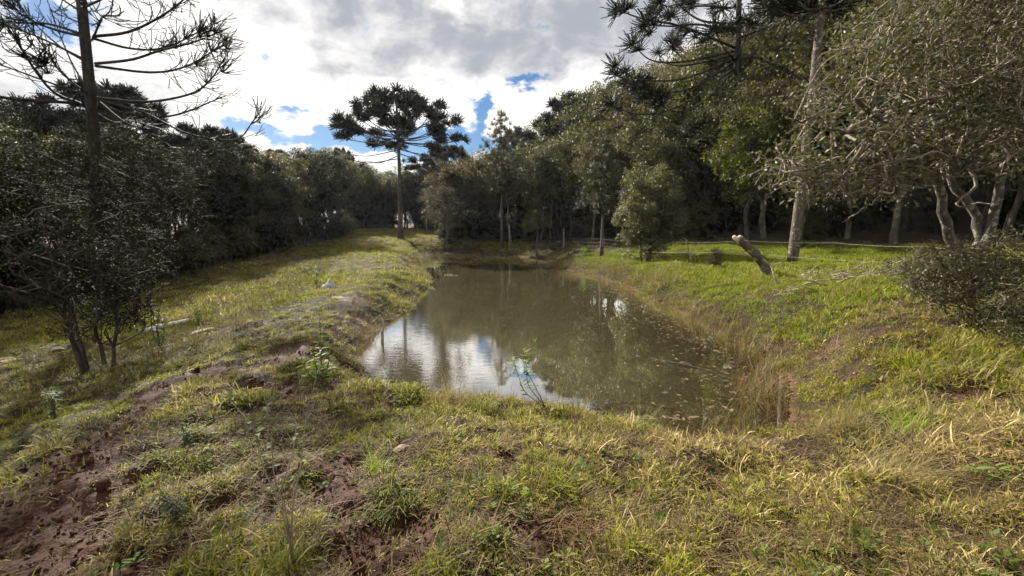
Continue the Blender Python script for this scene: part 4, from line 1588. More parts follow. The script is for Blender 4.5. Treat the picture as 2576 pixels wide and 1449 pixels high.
put_young(young(41, 14.3, .43, 3.0, 15, dens=.8), 'slender tall young araucaria on the far bank beside the pale leaning trunk', 1262, 620, 45)
put_young(young(42, 7.6, .42, 2.1, 9, dens=1.1, tr=.15), 'young araucaria with a bare lower stem just left of the egg-shaped shrub', 1513, 648, 28)
put_young(young(43, 3.9, .62, 1.5, 4, dens=1.0, tr=.10), 'small flat-crowned araucaria sapling on the far right bank of the pond', 1350, 626, 38)
put_young(young(44, 1.3, .35, .35, 5, dens=1.5, tr=.025), 'tiny araucaria seedling on the sunny meadow', 1798, 668, 16, .5)


# limbs of the two big near araucarias follow the limbs seen in the photograph
def limb_tree(name, label, base, top, r0, r1, limbs, mat_b, mat_f, extra, seed, pool, spiny=True):
    r = np.random.default_rng(seed)
    o = np.array([base[0], base[1], H(base[0], base[1])])
    root = thing(name, label, 'araucaria', tuple(o))
    S = spline([np.array([0, 0, -.3]), (top - o) * .5 + np.array([.08, 0, 0]), top - o], 24)
    a = Acc()
    a.add(*tube(S, np.linspace(r0, r1, 24), 12))
    # stubs of shed twigs on the stem
    for _ in range(420):
        k = r.integers(6, 23)
        rad = np.interp(k, [0, 23], [r0, r1])
        an = r.uniform(0, 6.28)
        d = np.array([math.cos(an), math.sin(an), .25])
        p0 = S[k] + d * rad * .9 + np.array([0, 0, r.uniform(-.3, .3)])
        a.add(*tube(np.array([p0, p0 + d * r.uniform(.05, .11)]), np.array([.012, .004]), 3, False))
    obj('trunk', a.mesh('trunk', M[mat_b]), root)
    for pts, rad0, kind in limbs:
        P = np.array([at(*q) for q in pts]) - o
        yield_limb(root, P, rad0, kind, r, mat_b, mat_f, pool)
    for P, rad0, kind in extra(o, r):
        yield_limb(root, P, rad0, kind, r, mat_b, mat_f, pool)


def yield_limb(root, P, rad0, kind, r, mat_b, mat_f, pool):
    n = 20
    S = spline(P, n)
    b_, f = Acc(), Acc()
    b_.add(*tube(S, np.linspace(rad0, rad0 * .35, n), 6))
    ln = np.linalg.norm(np.diff(S, axis=0), axis=1).sum()
    tan = unit(np.gradient(S, axis=0))
    # needle-scale spines along the limb
    for _ in range(int(ln * 22)):
        k = r.integers(0, n)
        d = unit(r.normal(size=3) + np.array([0, 0, -.3]))
        d = unit(d - tan[k] * np.dot(d, tan[k]) + tan[k] * .3)
        p0 = S[k] + tan[k] * r.uniform(-.15, .15)
        ll = r.uniform(.05, .14)
        s = unit(np.cross(d, tan[k])) * .009
        b_.add(np.array([p0 - s, p0 + s, p0 + d * ll]), [[0, 1, 2]])
    if kind.startswith('sparse'):
        if kind != 'sparse_few':
            for q_ in range(3):
                k = n - 1 - q_ * 2
                put_tuft(f, r, TUFT_THIN, S[k] + r.normal(0, .12, 3), tan[k] + np.array([0, 0, r.uniform(-.3, .8)]), r.uniform(.55, .9))
        m = {'sparse': 18, 'sparse_few': 11, 'sparse_much': 26}[kind]
        for _ in range(m):
            u = r.uniform(.52, 1.0) if r.uniform() < .85 else r.uniform(.3, .6)
            k = min(n - 1, int(u * n))
            sd_ = np.cross(tan[k], [0, 0, 1.0])
            d = unit(tan[k] * r.uniform(.4, 1.0) + sd_ * r.normal(0, .8) + np.array([0, 0, r.uniform(-.75, .7)]))
            L = r.uniform(.45, 1.1) * (1.25 - .45 * u)
            V, T = branchlet(r, L, 34, .055, .014, .014, .9)
            x = d
            z = unit(np.array([0, 0, 1.0]) - x * x[2] + 1e-4)
            V = V @ np.stack([x, np.cross(z, x), z]) + S[k]
            f.add(V, T, None, r.uniform())
            for _ in range(2):
                V, T = branchlet(r, L * .5, 20, .055, .014, .012, .9)
                d2 = unit(d + r.normal(0, .55, 3))
                z = unit(np.array([0, 0, 1.0]) - d2 * d2[2] + 1e-4)
                f.add(V @ np.stack([d2, np.cross(z, d2), z]) + S[k] + d * L * r.uniform(.25, .6), T, None, r.uniform())
    elif kind.startswith('pom'):
        m = int(kind[3:] or 3)
        put_tuft(f, r, pool, S[-1], tan[-1] + np.array([0, 0, .5]), r.uniform(1.5, 1.8))
        for q in range(m):
            u = 1 - (q + .7) * .075 * r.uniform(.8, 1.2)
            k = max(0, min(n - 1, int(u * n)))
            sd_ = np.cross(tan[k], [0, 0, 1.0]) * r.choice([-1, 1]) * r.uniform(.3, .9)
            e = S[k] + sd_ + np.array([0, 0, r.uniform(-.35, .45)])
            b_.add(*tube(spline([S[max(k - 1, 0)], (S[k] + e) / 2, e], 4), np.linspace(.02, .012, 4), 3, False))
            put_tuft(f, r, pool, e, sd_ * .6 + tan[k] * .4 + np.array([0, 0, .6]), r.uniform(1.1, 1.5))
    bo = obj('branch', b_.mesh('branch', M[mat_b]), root)
    if f.n:
        obj('foliage', f.mesh('foliage', M[mat_f]), bo)


YL = 15.0
left_limbs = [
    ([(235, 92, YL), (330, 78, YL - .3), (430, 25, YL - .6), (500, -40, YL - .8)], 0.050, 'sparse_much'),
    ([(235, 97, YL), (330, 122, YL + .3), (420, 118, YL + .6), (535, 62, YL + .8)], 0.046, 'sparse_much'),
    ([(240, 160, YL), (330, 150, YL - .6), (400, 128, YL - 1.1), (480, 108, YL - 1.4), (548, 82, YL - 1.6)], 0.046, 'sparse'),
    ([(240, 166, YL), (380, 182, YL + .2), (470, 166, YL + .4), (562, 112, YL + .5)], 0.046, 'sparse_much'),
    ([(243, 246, YL), (370, 256, YL - .4), (480, 236, YL - .7), (530, 200, YL - .9), (562, 150, YL - 1)], 0.046, 'sparse'),
    ([(243, 250, YL), (360, 282, YL - .8), (470, 335, YL - 1.6), (590, 352, YL - 2.2), (640, 300, YL - 2.5)], 0.040, 'sparse_few'),
    ([(250, 256, YL), (320, 310, YL - 1.2), (420, 352, YL - 2.2)], 0.033, 'sparse_few'),
    ([(208, 86, YL), (120, 60, YL + .4), (40, 56, YL + .7), (-60, 40, YL + .9)], 0.046, 'sparse_much'),
    ([(208, 92, YL), (130, 72, YL - .5), (60, 40, YL - .8), (-20, -30, YL - 1)], 0.046, 'sparse'),
    ([(218, 152, YL), (120, 104, YL - .2), (40, 72, YL - .4), (-40, 55, YL - .6)], 0.043, 'sparse'),
    ([(218, 157, YL), (145, 112, YL + .7), (70, 40, YL + 1.2), (30, -20, YL + 1.5)], 0.036, 'sparse_few'),
    ([(224, 242, YL), (120, 206, YL - .3), (0, 163, YL - .6), (-90, 140, YL - .8)], 0.040, 'sparse_few'),
    ([(224, 240, YL), (150, 178, YL + .5), (100, 105, YL + .9), (40, 20, YL + 1.2)], 0.033, 'sparse_few'),
    ([(226, 234, YL), (182, 160, YL + .9), (152, 90, YL + 1.5), (115, -10, YL + 2)], 0.033, 'sparse_few'),
    ([(226, 240, YL), (180, 205, YL - 1.0), (150, 175, YL - 2.0), (100, 150, YL - 2.6)], 0.030, 'sparse'),
    ([(205, 30, YL), (160, 0, YL + .4), (110, -40, YL + .8)], 0.040, 'sparse_much'),
    ([(208, 20, YL), (270, -10, YL - .4), (340, -60, YL - .6)], 0.040, 'sparse_much'),
    ([(232, 100, YL), (250, 60, YL - 1.5), (262, 40, YL - 2.6), (300, 40, YL - 3.2)], 0.033, 'sparse_few')]


def left_extra(o, r):
    out = []
    for z, n, Ln in ((13.2, 7, 3.6), (14.6, 7, 3.0), (15.8, 6, 2.2)):
        a0 = r.uniform(0, 6.28)
        for k in range(n):
            an = a0 + k * 6.283 / n
            h = np.array([math.cos(an), math.sin(an), 0])
            out.append((np.array([[0, 0, z], h * Ln * .5 + [0, 0, z - .1], h * Ln + [0, 0, z + .8]]), .055, 'sparse'))
    for an in (.6, 1.9, 3.9, 5.2):
        h = np.array([math.cos(an), math.sin(an), 0])
        out.append((np.array([[0, 0, 7.4], h * 2.2 + [0, 0, 7.3], h * 4.2 + [0, 0, 8.4]]), .055, 'sparse_few'))
    return out


b0 = at(252, 640, YL)
top = at(196, -60, YL)
top = top + (top - at(235, 350, YL)) * .75
limb_tree('araucaria', 'bare-limbed spiny araucaria with sparse drooping shoots at the upper left', b0, top, .22, .10, left_limbs, 'bark_black', 'needle_bare', left_extra, 61, TUFT_NEAR)

YD = 30.0
right_limbs = [
    ([(1848, 120, YD), (1720, 68, YD - .8), (1620, 48, YD - 1.4), (1556, 26, YD - 1.8)], .085, 'pom2'),
    ([(1848, 80, YD), (1760, 62, YD - 2), (1690, 66, YD - 3), (1625, 62, YD - 3.6)], .08, 'pom3'),
    ([(1845, 130, YD), (1720, 155, YD - .5), (1640, 152, YD - 1), (1592, 112, YD - 1.4)], .075, 'pom1'),
    ([(1845, 140, YD), (1720, 165, YD + .8), (1660, 150, YD + 1.4), (1690, 120, YD + 1.6)], .07, 'pom3'),
    ([(1843, 150, YD), (1720, 198, YD - .4), (1610, 200, YD - .8), (1548, 168, YD - 1.0)], .075, 'pom3'),
    ([(1841, 160, YD), (1740, 222, YD - 1.2), (1650, 232, YD - 2.2), (1600, 212, YD - 2.8)], .07, 'pom4'),
    ([(1850, 170, YD), (1720, 262, YD - .5), (1610, 288, YD - 1.0), (1535, 262, YD - 1.3)], .07, 'pom2'),
    ([(1850, 175, YD), (1760, 262, YD - 1.6), (1690, 280, YD - 2.8), (1640, 235, YD - 3.4)], .065, 'pom4'),
    ([(1840, 60, YD), (1760, 50, YD + .5), (1700, 5, YD + .8), (1640, -50, YD + 1)], .08, 'pom4'),
    ([(1838, 20, YD), (1770, 15, YD - .8), (1700, 20, YD - 1.2), (1660, 10, YD - 1.6)], .07, 'pom4'),
    ([(1848, 150, YD), (1820, 120, YD - 2.4), (1800, 75, YD - 3.6)], .07, 'pom3'),
    ([(1848, 155, YD), (1870, 110, YD - 2.0), (1890, 60, YD - 3.0)], .07, 'pom2'),
    ([(1850, 100, YD), (1930, 70, YD - .5), (2000, 60, YD - .8), (2050, 40, YD - 1)], .07, 'pom4'),
    ([(1850, 60, YD), (1920, 30, YD - 1.0), (1985, 10, YD - 1.4)], .07, 'pom4'),
    ([(1850, 150, YD), (1930, 140, YD + .5), (2010, 100, YD + .8)], .07, 'pom4')]


def right_extra(o, r):
    out = []
    zt = at(1848, 0, YD)[2] - o[2]
    for z, n, Ln in ((zt - 1.2, 6, 4.5), (zt + .8, 8, 4.5), (zt + 2.2, 8, 3.6), (zt + 3.4, 7, 2.4)):
        a0 = r.uniform(0, 6.28)
        for k in range(n):
            an = a0 + k * 6.283 / n
            h = np.array([math.cos(an), math.sin(an), 0])
            if z < zt and h[1] < .2:
                continue
            out.append((np.array([[0, 0, z], h * Ln * .5 + [0, 0, z - .1], h * Ln + [0, 0, z + .9]]), .06, 'pom3'))
    return out


b1 = at(1835, 590, YD)
top = at(1850, 0, YD) + np.array([.1, 0, 3.6])
limb_tree('araucaria', 'large dark araucaria on the hillside reaching its drooping tufted limbs over the pond', b1, top, .33, .12, right_limbs, 'bark_black', 'needle', right_extra, 62, TUFT_NEAR)

YE = 17.0


def e_extra(o, r):
    out = []
    zt = at(2050, 40, YE)[2] - o[2]
    dx = at(2060, 0, YE)[0] - o[0]
    for z, n, Ln in ((zt + .2, 7, 1.6), (zt + 2.2, 7, 2.6), (zt + 3.4, 7, 2.6), (zt + 4.4, 6, 2.0)):
        a0 = r.uniform(0, 6.28)
        for k in range(n):
            an = a0 + k * 6.283 / n
            h = np.array([math.cos(an), math.sin(an), 0])
            b_ = np.array([dx, 0, z])
            out.append((np.array([b_, b_ + h * Ln * .5, b_ + h * Ln + [0, 0, .7]]), .05, 'pom2'))
    return out


b2 = at(1992, 664, YE)
top = at(2062, -40, YE) + np.array([.2, 0, 4])
limb_tree('araucaria', 'tall straight lichen-covered araucaria trunk behind the leaning post', b2, top, .20, .105, [], 'bark_stem', 'needle', e_extra, 63, TUFT_NEAR)


# ------------------------------------------------------------------ fence
def make_fence():
    r = np.random.default_rng(3)
    f = thing('wire_fence', 'old wire fence with thin wooden posts running behind the pond', 'fence')
    posts = [(1072, 552, 585, 56), (1095, 556, 590, 54), (1105, 563, 604, 50), (1142, 557, 584, 53), (1281, 566, 628, 43.5), (1418, 575, 618, 38)]
    tops = []
    for px, pt, pb, Y in posts:
        t_, b_ = at(px, pt, Y), at(px + r.normal(0, 2), pb, Y)
        b_[2] = min(b_[2], H(b_[0], b_[1])) - .1
        a = Acc()
        a.add(*tube(spline([b_, (t_ + b_) / 2 + r.normal(0, .02, 3), t_], 5), np.linspace(.085, .07, 5), 7))
        obj('post', a.mesh('post', M['post']), f)
        tops.append((t_, b_))

    def wire(pts, sag=.03):
        a = Acc()
        S = []
        for p_, q_ in zip(pts[:-1], pts[1:]):
            for u in np.linspace(0, 1, 7)[:-1]:
                S.append(p_ * (1 - u) + q_ * u - np.array([0, 0, sag * 4 * u * (1 - u)]))
        S.append(pts[-1])
        a.add(*tube(np.array(S), .0038, 4))
        obj('wire', a.mesh('wire', M['wire']), f)
    for (y0, y1, y2, y3) in ((597, 601, 606, 609), (604, 610, 617, None), (612, 618, 626, None), (622, 630, 638, None)):
        pts = [at(1283, y0 - 6, 43.4), at(1418, y0 + 2, 38), at(1513, y1, 27.8), at(1585, y2, 24.5)]
        if y3:
            pts += [at(1700, y3, 19.0), at(1850, y3 - 2, 13.1)]
        wire(pts)
    wire([at(1850, 604, 13.1), at(2100, 611, 10.6), at(2350, 621, 8.2), at(2395, 622, 7.2)])
    wire([at(1640, 634, 17), at(1812, 634, 13.3), at(1915, 640, 12.6), at(2254, 661, 9.2), at(2400, 668, 7.2)])
    wire([at(1923, 662, 12.9), at(2060, 684, 11.2), at(2226, 705, 9.2), at(2410, 712, 7.2)])


make_fence()


def leaning_post():
    b_ = at(1950, 700, 13.0)
    t_ = at(1858, 600, 13.0)
    z = H(b_[0], b_[1])
    root = thing('leaning_post', 'thick leaning forked-top log post holding the fence wire on the meadow', 'post', (b_[0], b_[1], z))
    o = np.array(root.location)
    S = spline([b_ - o - np.array([0, 0, .25]), (b_ + t_) / 2 - o + np.array([.05, 0, .02]), t_ - o], 14)
    a = Acc()
    V, T, Q = tube(S, np.linspace(.15, .125, 14), 12)
    V = V + (fbm(V[:, 0] * 9 + V[:, 1] * 5, V[:, 2] * 9, 3, 4) - .5)[:, None] * .07
    a.add(V, T, Q)
    obj('log', a.mesh('log', M['bark_stem']), root)
    for dx in (-.09, .07):
        a = Acc()
        e = S[-1] + np.array([dx, 0, 0])
        a.add(*tube(np.array([S[-2] + np.array([dx * .7, 0, -.05]), e, e + np.array([-.07, 0, .07])]), np.array([.065, .07, .055]), 9))
        obj('stub', a.mesh('stub', M['cutwood']), root)


leaning_post()


def sticks(name, label, cat, specs, mat, seed, part='branch'):
    """a heap of dead branches lying together; specs = list of world polylines with radii"""
    r = np.random.default_rng(seed)
    o = np.array(specs[0][0][0]) * 1.0
    o[2] = H(o[0], o[1])
    root = thing(name, label, cat, tuple(o))
    for pts, r0 in specs:
        a = Acc()
        S = spline(np.array(pts) - o, 9)
        S[1:-1] += r.normal(0, .02, (7, 3))
        a.add(*tube(S, np.linspace(r0, r0 * .4, 9), 6))
        for _ in range(3):
            k = r.integers(3, 9)
            d = unit(r.normal(size=3) + np.array([0, 0, .4])) * r.uniform(.1, .35)
            a.add(*tube(spline([S[k], S[k] + d * .5 + r.normal(0, .02, 3), S[k] + d], 4), np.linspace(r0 * .4, r0 * .15, 4), 4, False))
        obj(part, a.mesh(part, M[mat]), root)


def brush():
    r = np.random.default_rng(17)
    sp = []
    for _ in range(34):
        px, Y = r.uniform(2010, 2330), r.uniform(8.2, 11.8)
        q = at(px, 690, Y)
        q[2] = H(q[0], q[1])
        an = r.uniform(-.6, .6) + (math.pi if r.uniform() < .5 else 0)
        L = r.uniform(.4, 1.1)
        h = np.array([math.cos(an), math.sin(an) * .8, 0]) * L
        m, e = q + h * .5, q + h
        m[2] = H(m[0], m[1]) + r.uniform(.08, .3)
        e[2] = H(e[0], e[1]) + r.uniform(.0, .42)
        sp.append(((q + np.array([0, 0, .03]), m, e), r.uniform(.010, .032)))
    sticks('brush_pile', 'low heap of pale dead branches on the bank below the lichen-covered trunk', 'brush pile', sp, 'stick_pale', 5)
    q = at(1960, 735, 10.5)
    sp = []
    for pts in ([(1880, 752, 10.3), (1915, 745, 10.4), (1960, 738, 10.4), (1990, 722, 10.4)], [(1958, 735, 10.2), (1950, 700, 10.3), (1940, 668, 10.5)], [(2018, 690, 11.5), (2030, 712, 11.3), (2042, 735, 11.1)]):
        P = [at(*a_) for a_ in pts]
        for w in P[:-1]:
            w[2] = max(w[2], H(w[0], w[1]) + .02)
        sp.append((P, .035))
    sticks('fallen_branch', 'pale fallen branch at the foot of the leaning post', 'branch', sp, 'stick_pale', 6)
    # forked dry snag on the meadow
    P0 = at(1738, 662, 19)
    P0[2] = H(P0[0], P0[1]) - .05
    sp = [((P0, at(1737, 640, 19), at(1729, 622, 19), at(1727, 602, 19)), .035), ((at(1737, 645, 19), at(1744, 628, 19), at(1757, 612, 19)), .025)]
    sticks('dry_snag', 'small forked dry snag standing on the sunny meadow', 'snag', sp, 'stick_pale', 7)
    # stake at the dam's edge
    P0 = at(966, 842, 8.2)
    P0[2] = min(P0[2], H(P0[0], P0[1])) - .1
    sticks('wooden_stake', 'pale weathered stick standing at the water edge of the dam', 'stick', [((P0, at(962, 820, 8.25), at(957, 792, 8.3)), .035)], 'stick_pale', 8)
    # twigs across the shallow corner
    z = .012
    A = [on_z(1600, 893, z), on_z(1660, 905, z), on_z(1760, 930, z), on_z(1880, 960, z + .05)]
    sticks('sunken_twig', 'long thin twig lying across the shallow brown corner of the pond', 'twig', [(A, .012)], 'bark_dark', 9)
    A = [on_z(1118, 692, z), on_z(1135, 691.5, z), on_z(1152, 692.5, z)]
    sticks('floating_stick', 'pale stick floating alone in the far part of the pond', 'stick', [(A, .05)], 'stick_pale', 10)


brush()


# ------------------------------------------------------------------ stones, pipe, sack
def stone(px, py, size, label, mat='rock', seed=1, flat=.45, name='stone', sx=1.5):
    x, y = g_px(px, py)
    V, F = lump(seed, .35, flat, 3)
    a = Acc()
    a.add(V * np.array([sx, 1, 1]) * size, F)
    o = obj(name, a.mesh('stone', M[mat]), None, (x, y, H(x, y) + size * flat * .35))
    o.rotation_euler = (0.1, .08, seed)
    tag(o, label, 'stone')


stone(345, 1218, .085, 'brown half-buried stone in the grass beside the mud track', 'rock_brown', 3, .5)
stone(515, 846, .14, 'pinkish flat stone on the dam slope right of the white pipe', 'rock', 4, .35)
stone(692, 764, .12, 'flat reddish stone high on the dam slope near the sack', 'rock', 5, .3)
stone(852, 752, .12, 'small pale stone on the dam crest below the sack', 'rock', 6, .4)
stone(30, 908, .13, 'flat pale stone in the shaded lower field at the left border', 'rock', 7, .25)
stone(150, 880, .10, 'small reddish stone in the shaded field behind the dark shrub tree', 'rock', 8, .3)
stone(990, 835, .11, 'pinkish stone in the dam bank beside the wooden stake', 'rock', 9, .4)
stone(1012, 1128, .05, 'pale crumbly clod behind the bright green tuft', 'rock', 10, .6)
stone(1405, 1170, .06, 'crumbly pale clod beside the broad-leaved rosette', 'rock_brown', 11, .6)


def white_pipe():
    a_, e = g_px(372, 836), g_px(478, 815)
    A, E = np.array([*a_, H(*a_) + .06]), np.array([*e, H(*e) + .10])
    root = thing('white_pipe', 'white plastic pipe lying in the lower left field', 'pipe', tuple(A))
    S = spline([A - A, (E - A) * .5 + np.array([0, 0, .02]), E - A], 8)
    a = Acc()
    a.add(*tube(S, .062, 14))
    obj('tube', a.mesh('tube', M['pipe']), root)
    a = Acc()
    u = unit(S[1] - S[0])
    a.add(*tube(np.array([S[0] - u * .02, S[0] + u * .16]), .078, 14))
    obj('collar', a.mesh('collar', M['pipe']), root)


white_pipe()


def sack():
    x, y = g_px(830, 728)
    r = np.random.default_rng(4)
    V, F = lump(77, .45, 1.0, 4)
    cr = np.abs(fbm(V[:, 0] * 3 + V[:, 2] * 2, V[:, 1] * 3 - V[:, 2], 3, 12) - .5)
    V = V * (1 - .55 * cr)[:, None]
    V[:, 2] = np.maximum(V[:, 2], -.6)
    top = sstep(-.2, 1.0, V[:, 2])
    V[:, :2] *= (1 - .35 * top)[:, None]
    V[:, 0] += .15 * top
    a = Acc()
    a.add(V * np.array([.20, .15, .20]), F)
    o = obj('crumpled_sack', a.mesh('sack', M['sack']), None, (x, y, H(x, y) + .13))
    tag(o, 'crumpled whitish sack standing on the dam crest', 'sack')


sack()


# ------------------------------------------------------------------ foreground plants
def big_leaf_mesh(name, mat, L=1.0, Wd=.45):
    n = 6
    t = np.linspace(0, 1, n)
    w = Wd * .5 * np.sin(np.pi * np.clip(t * .94 + .04, 0, 1)) ** .8
    V, Q = [], []
    for i in range(n):
        z = -.18 * t[i] ** 2
        V += [(t[i] * L, -w[i], z + w[i] * .35), (t[i] * L, 0, z), (t[i] * L, w[i], z + w[i] * .35)]
    for i in range(n - 1):
        k = i * 3
        Q += [(k, k + 3, k + 4, k + 1), (k + 1, k + 4, k + 5, k + 2)]
    a = Acc()
    a.add(V, None, Q, .5)
    return a.mesh(name, M[mat])


LEAF = {'sapling': big_leaf_mesh('leaf', 'leaf_sapling', 1, .5), 'fresh': big_leaf_mesh('leaf', 'leaf_fresh', 1, .28), 'grey': big_leaf_mesh('leaf', 'leaf_greygreen', 1, .24), 'rosette': big_leaf_mesh('leaf', 'leaf_fresh', 1, .42)}


def herb(name, label, cat, base, stems, leaf, n, ls, seed, top_bias=.5, lr=.004, stemmat='stem_green', droop=0.2, joined_leaves=False):
    """an upright leafy plant: stems (polylines relative to base) carrying individual leaves"""
    r = np.random.default_rng(seed)
    root = thing(name, label, cat, tuple(base))
    for s in stems:
        S = spline(np.array(s), 12)
        a = Acc()
        a.add(*tube(S, np.linspace(lr, lr * .45, 12), 5))
        so_ = obj('stem', a.mesh('stem', M[stemmat]), root)
        tan = unit(np.gradient(S, axis=0))
        for i in range(n):
            u = top_bias + (1 - top_bias) * (i + r.uniform()) / n
            k = min(11, int(u * 12))
            an = i * 2.4 + r.normal(0, .4)
            el = r.uniform(-.1, .8) if u < .93 else r.uniform(.7, 1.3)
            o = obj('leaf', LEAF[leaf], so_)
            o.location = tuple(S[k] + tan[k] * r.uniform(-.01, .01))
            o.rotation_euler = (r.normal(0, .35), -el + droop, an)
            q = ls * r.uniform(.65, 1.2)
            o.scale = (q, q, q)
    return root


def gp(px, py):
    x, y = g_px(px, py)
    return np.array([x, y, H(x, y)])


def rel(base, pts):
    return [np.array(at(*q)) - base for q in pts]


def plants():
    r = np.random.default_rng(9)
    # leggy sapling in the foreground
    b_ = gp(735, 1400)
    Y = b_[1]
    Z0 = np.zeros(3)
    st = [[Z0, *rel(b_, [(720, 1290, Y), (690, 1200, Y + .03), (680, 1060, Y + .05), (665, 1000, Y + .08)])],
          [Z0, *rel(b_, [(735, 1280, Y), (755, 1180, Y + .05), (770, 1050, Y + .1), (795, 950, Y + .15)])],
          [Z0, *rel(b_, [(715, 1300, Y - .02), (660, 1170, Y - .05), (640, 1080, Y - .05), (580, 1010, Y - .03)])],
          [rel(b_, [(715, 1310, Y)])[0], *rel(b_, [(660, 1300, Y - .08), (590, 1270, Y - .1)])],
          [rel(b_, [(730, 1290, Y)])[0], *rel(b_, [(790, 1240, Y), (830, 1215, Y + .02)])],
          [rel(b_, [(705, 1240, Y)])[0], *rel(b_, [(740, 1120, Y + .1), (745, 1040, Y + .15)])]]
    herb('leggy_sapling', 'leggy sapling with sparse rounded grey-green leaves at the bottom of the photo', 'sapling', b_, st, 'sapling', 8, .046, 1, .5, .0042, 'twig', -.2)
    # upright fresh green weed on the dam
    b_ = gp(812, 965)
    Y = b_[1]
    st = [[Z0, *rel(b_, [(808, 900, Y), (806, 840, Y), (803, 786, Y)])], [Z0, *rel(b_, [(795, 920, Y), (790, 880, Y - .1)])], [Z0, *rel(b_, [(825, 920, Y), (828, 890, Y)])], [Z0, *rel(b_, [(780, 945, Y), (762, 915, Y)])]]
    herb('upright_weed', 'upright fresh-green leafy weed on the dam above the near water edge', 'weed', b_, st, 'fresh', 26, .10, 2, .12, .007)
    # plant leaning over the near water
    b_ = gp(1372, 1018)
    Y = b_[1]
    st = [[Z0, *rel(b_, [(1340, 960, Y), (1318, 920, Y + .1), (1345, 860, Y + .2)])], [Z0, *rel(b_, [(1320, 985, Y), (1300, 930, Y), (1290, 905, Y)])], [Z0, *rel(b_, [(1330, 970, Y), (1325, 930, Y), (1318, 880, Y)])]]
    herb('waterside_weed', 'green leafy weed leaning over the near water edge', 'weed', b_, st, 'fresh', 30, .075, 3, .15, .005, 'bark_dark')
    b_ = gp(1905, 1010)
    Y = b_[1]
    st = [[Z0, *rel(b_, [(1900, 985, Y), (1895, 960, Y)])], [Z0, *rel(b_, [(1920, 990, Y), (1925, 965, Y)])], [Z0, *rel(b_, [(1885, 1000, Y), (1872, 985, Y)])]]
    herb('corner_weed', 'small pale-green bush at the near right corner of the pond', 'weed', b_, st, 'grey', 22, .05, 4, .1, .004)
    b_ = gp(2535, 1235)
    Y = b_[1]
    st = [[Z0, *rel(b_, [(2500, 1200, Y), (2455, 1180, Y)])], [Z0, *rel(b_, [(2530, 1200, Y), (2500, 1170, Y)])], [Z0, *rel(b_, [(2560, 1200, Y), (2575, 1180, Y)])], [Z0, *rel(b_, [(2570, 1230, Y - .05), (2590, 1220, Y - .1)])]]
    herb('border_weed', 'glossy green weed at the right border beside the flattened dry grass', 'weed', b_, st, 'fresh', 11, .075, 5, .2, .005)
    # rosettes and seedlings
    for i, (px, py, lab) in enumerate([(1462, 1188, 'broad-leaved green rosette in the short grass'), (335, 1398, 'bright green four-leaved seedling at the lower left'), (522, 1390, 'pale green seedling beside the sapling foot'),
                                       (632, 1404, 'small green seedling right next to the sapling'), (300, 1420, 'tiny pale seedling at the bottom left'), (262, 1210 - 100, 'lone seedling in the bare mud track'), (1880, 1060, 'grey-green sprout by the near right shore')]):
        b_ = gp(px, py)
        st = [[Z0, np.array([0, 0, .03]), np.array([.01, 0, .06])]]
        herb('seedling', lab, 'seedling', b_, st, 'rosette' if i == 0 else 'fresh', 7, .075 if i == 0 else .05, 20 + i, .3, .003)
    # grey-green bushy herbs
    for i, (px, py, h, lab) in enumerate([(140, 1060, .42, 'tall grey-green herb on the left slope above the mud track'), (440, 1300, .20, 'grey-green herb in the lower left grass'), (470, 1130, .16, 'low grey-green herb between mud track and sapling'),
                                          (60, 1140, .2, 'grey-green herb at the left border above the mud'), (795, 722, .75, 'blue-green thistle-like herb behind the sack'), (1468, 655, .9, 'feathery light-green bush by the young araucaria'), (1410, 640, .9, 'pale twiggy bush on the far right bank'), (500, 815, .5, 'dark green weed at the end of the white pipe'), (180, 1000, .25, 'pale weed at the foot of the dark shrub tree')]):
        b_ = gp(px, py)
        st = [[Z0, np.array([r.normal(0, .1) * h, r.normal(0, .1) * h, h * .5]), np.array([r.normal(0, .3) * h, r.normal(0, .3) * h, h * r.uniform(.75, 1.05)])] for _ in range(6)]
        herb('bushy_herb', lab, 'herb', b_, st, 'grey' if i not in (5, 7) else 'fresh', 16, .16 * h + .025, 40 + i, .08, .004 + .004 * h)
    # leafy saplings by the white pipe
    b_ = gp(405, 880)
    st = [[Z0, np.array([r.normal(0, .06), 0, .45]), np.array([r.normal(0, .2), r.normal(0, .1), r.uniform(1.0, 1.7)])] for _ in range(5)]
    herb('thin_shrub', 'thin upright shrub between the dark shrub tree and the white pipe', 'shrub', b_, st, 'sapling', 18, .09, 60, .45, .009, 'bark_dark')


plants()


def tussock(name, label, px, py, n, L, width, lean, spread, mat, seed, tint, val, dirn=None):
    """one distinct clump of long grass"""
    x, y = g_px(px, py)
    r = np.random.default_rng(seed)
    a = Acc()
    for i in range(n):
        az = r.uniform(0, 6.28) if dirn is None else r.normal(dirn, .75)
        rad = spread * math.sqrt(r.uniform())
        ph = r.uniform(0, 6.28)
        q = np.array([rad * math.cos(ph), rad * math.sin(ph), 0])
        q[2] = H(x + q[0], y + q[1]) - H(x, y) - .01
        ln = L * math.exp(r.normal(0, .3))
        th, cur = abs(r.normal(lean, .3)), r.uniform(.2, 1.5)
        h = np.array([math.cos(az), math.sin(az), 0])
        sv = np.array([-math.sin(az), math.cos(az), 0]) * width * .5
        V, Q = [], []
        for k in range(6):
            f = k / 5
            V += [q - sv * (1 - .8 * f), q + sv * (1 - .8 * f)]
            t_ = min(th + cur * f, 1.75)
            q = q + (h * math.sin(t_) + np.array([0, 0, math.cos(t_)])) * ln / 5
        Q = [[2 * k, 2 * k + 1, 2 * k + 3, 2 * k + 2] for k in range(5)]
        a.add(V, None, Q, r.uniform())
    o = obj(name, a.mesh(name, M[mat]), None, (x, y, H(x, y)))
    tag(o, label, 'grass clump')


def tuft_mat(name, ca, cb):
    return leaf_mat(name, ca, cb, .6, .35, .2, None, 0)


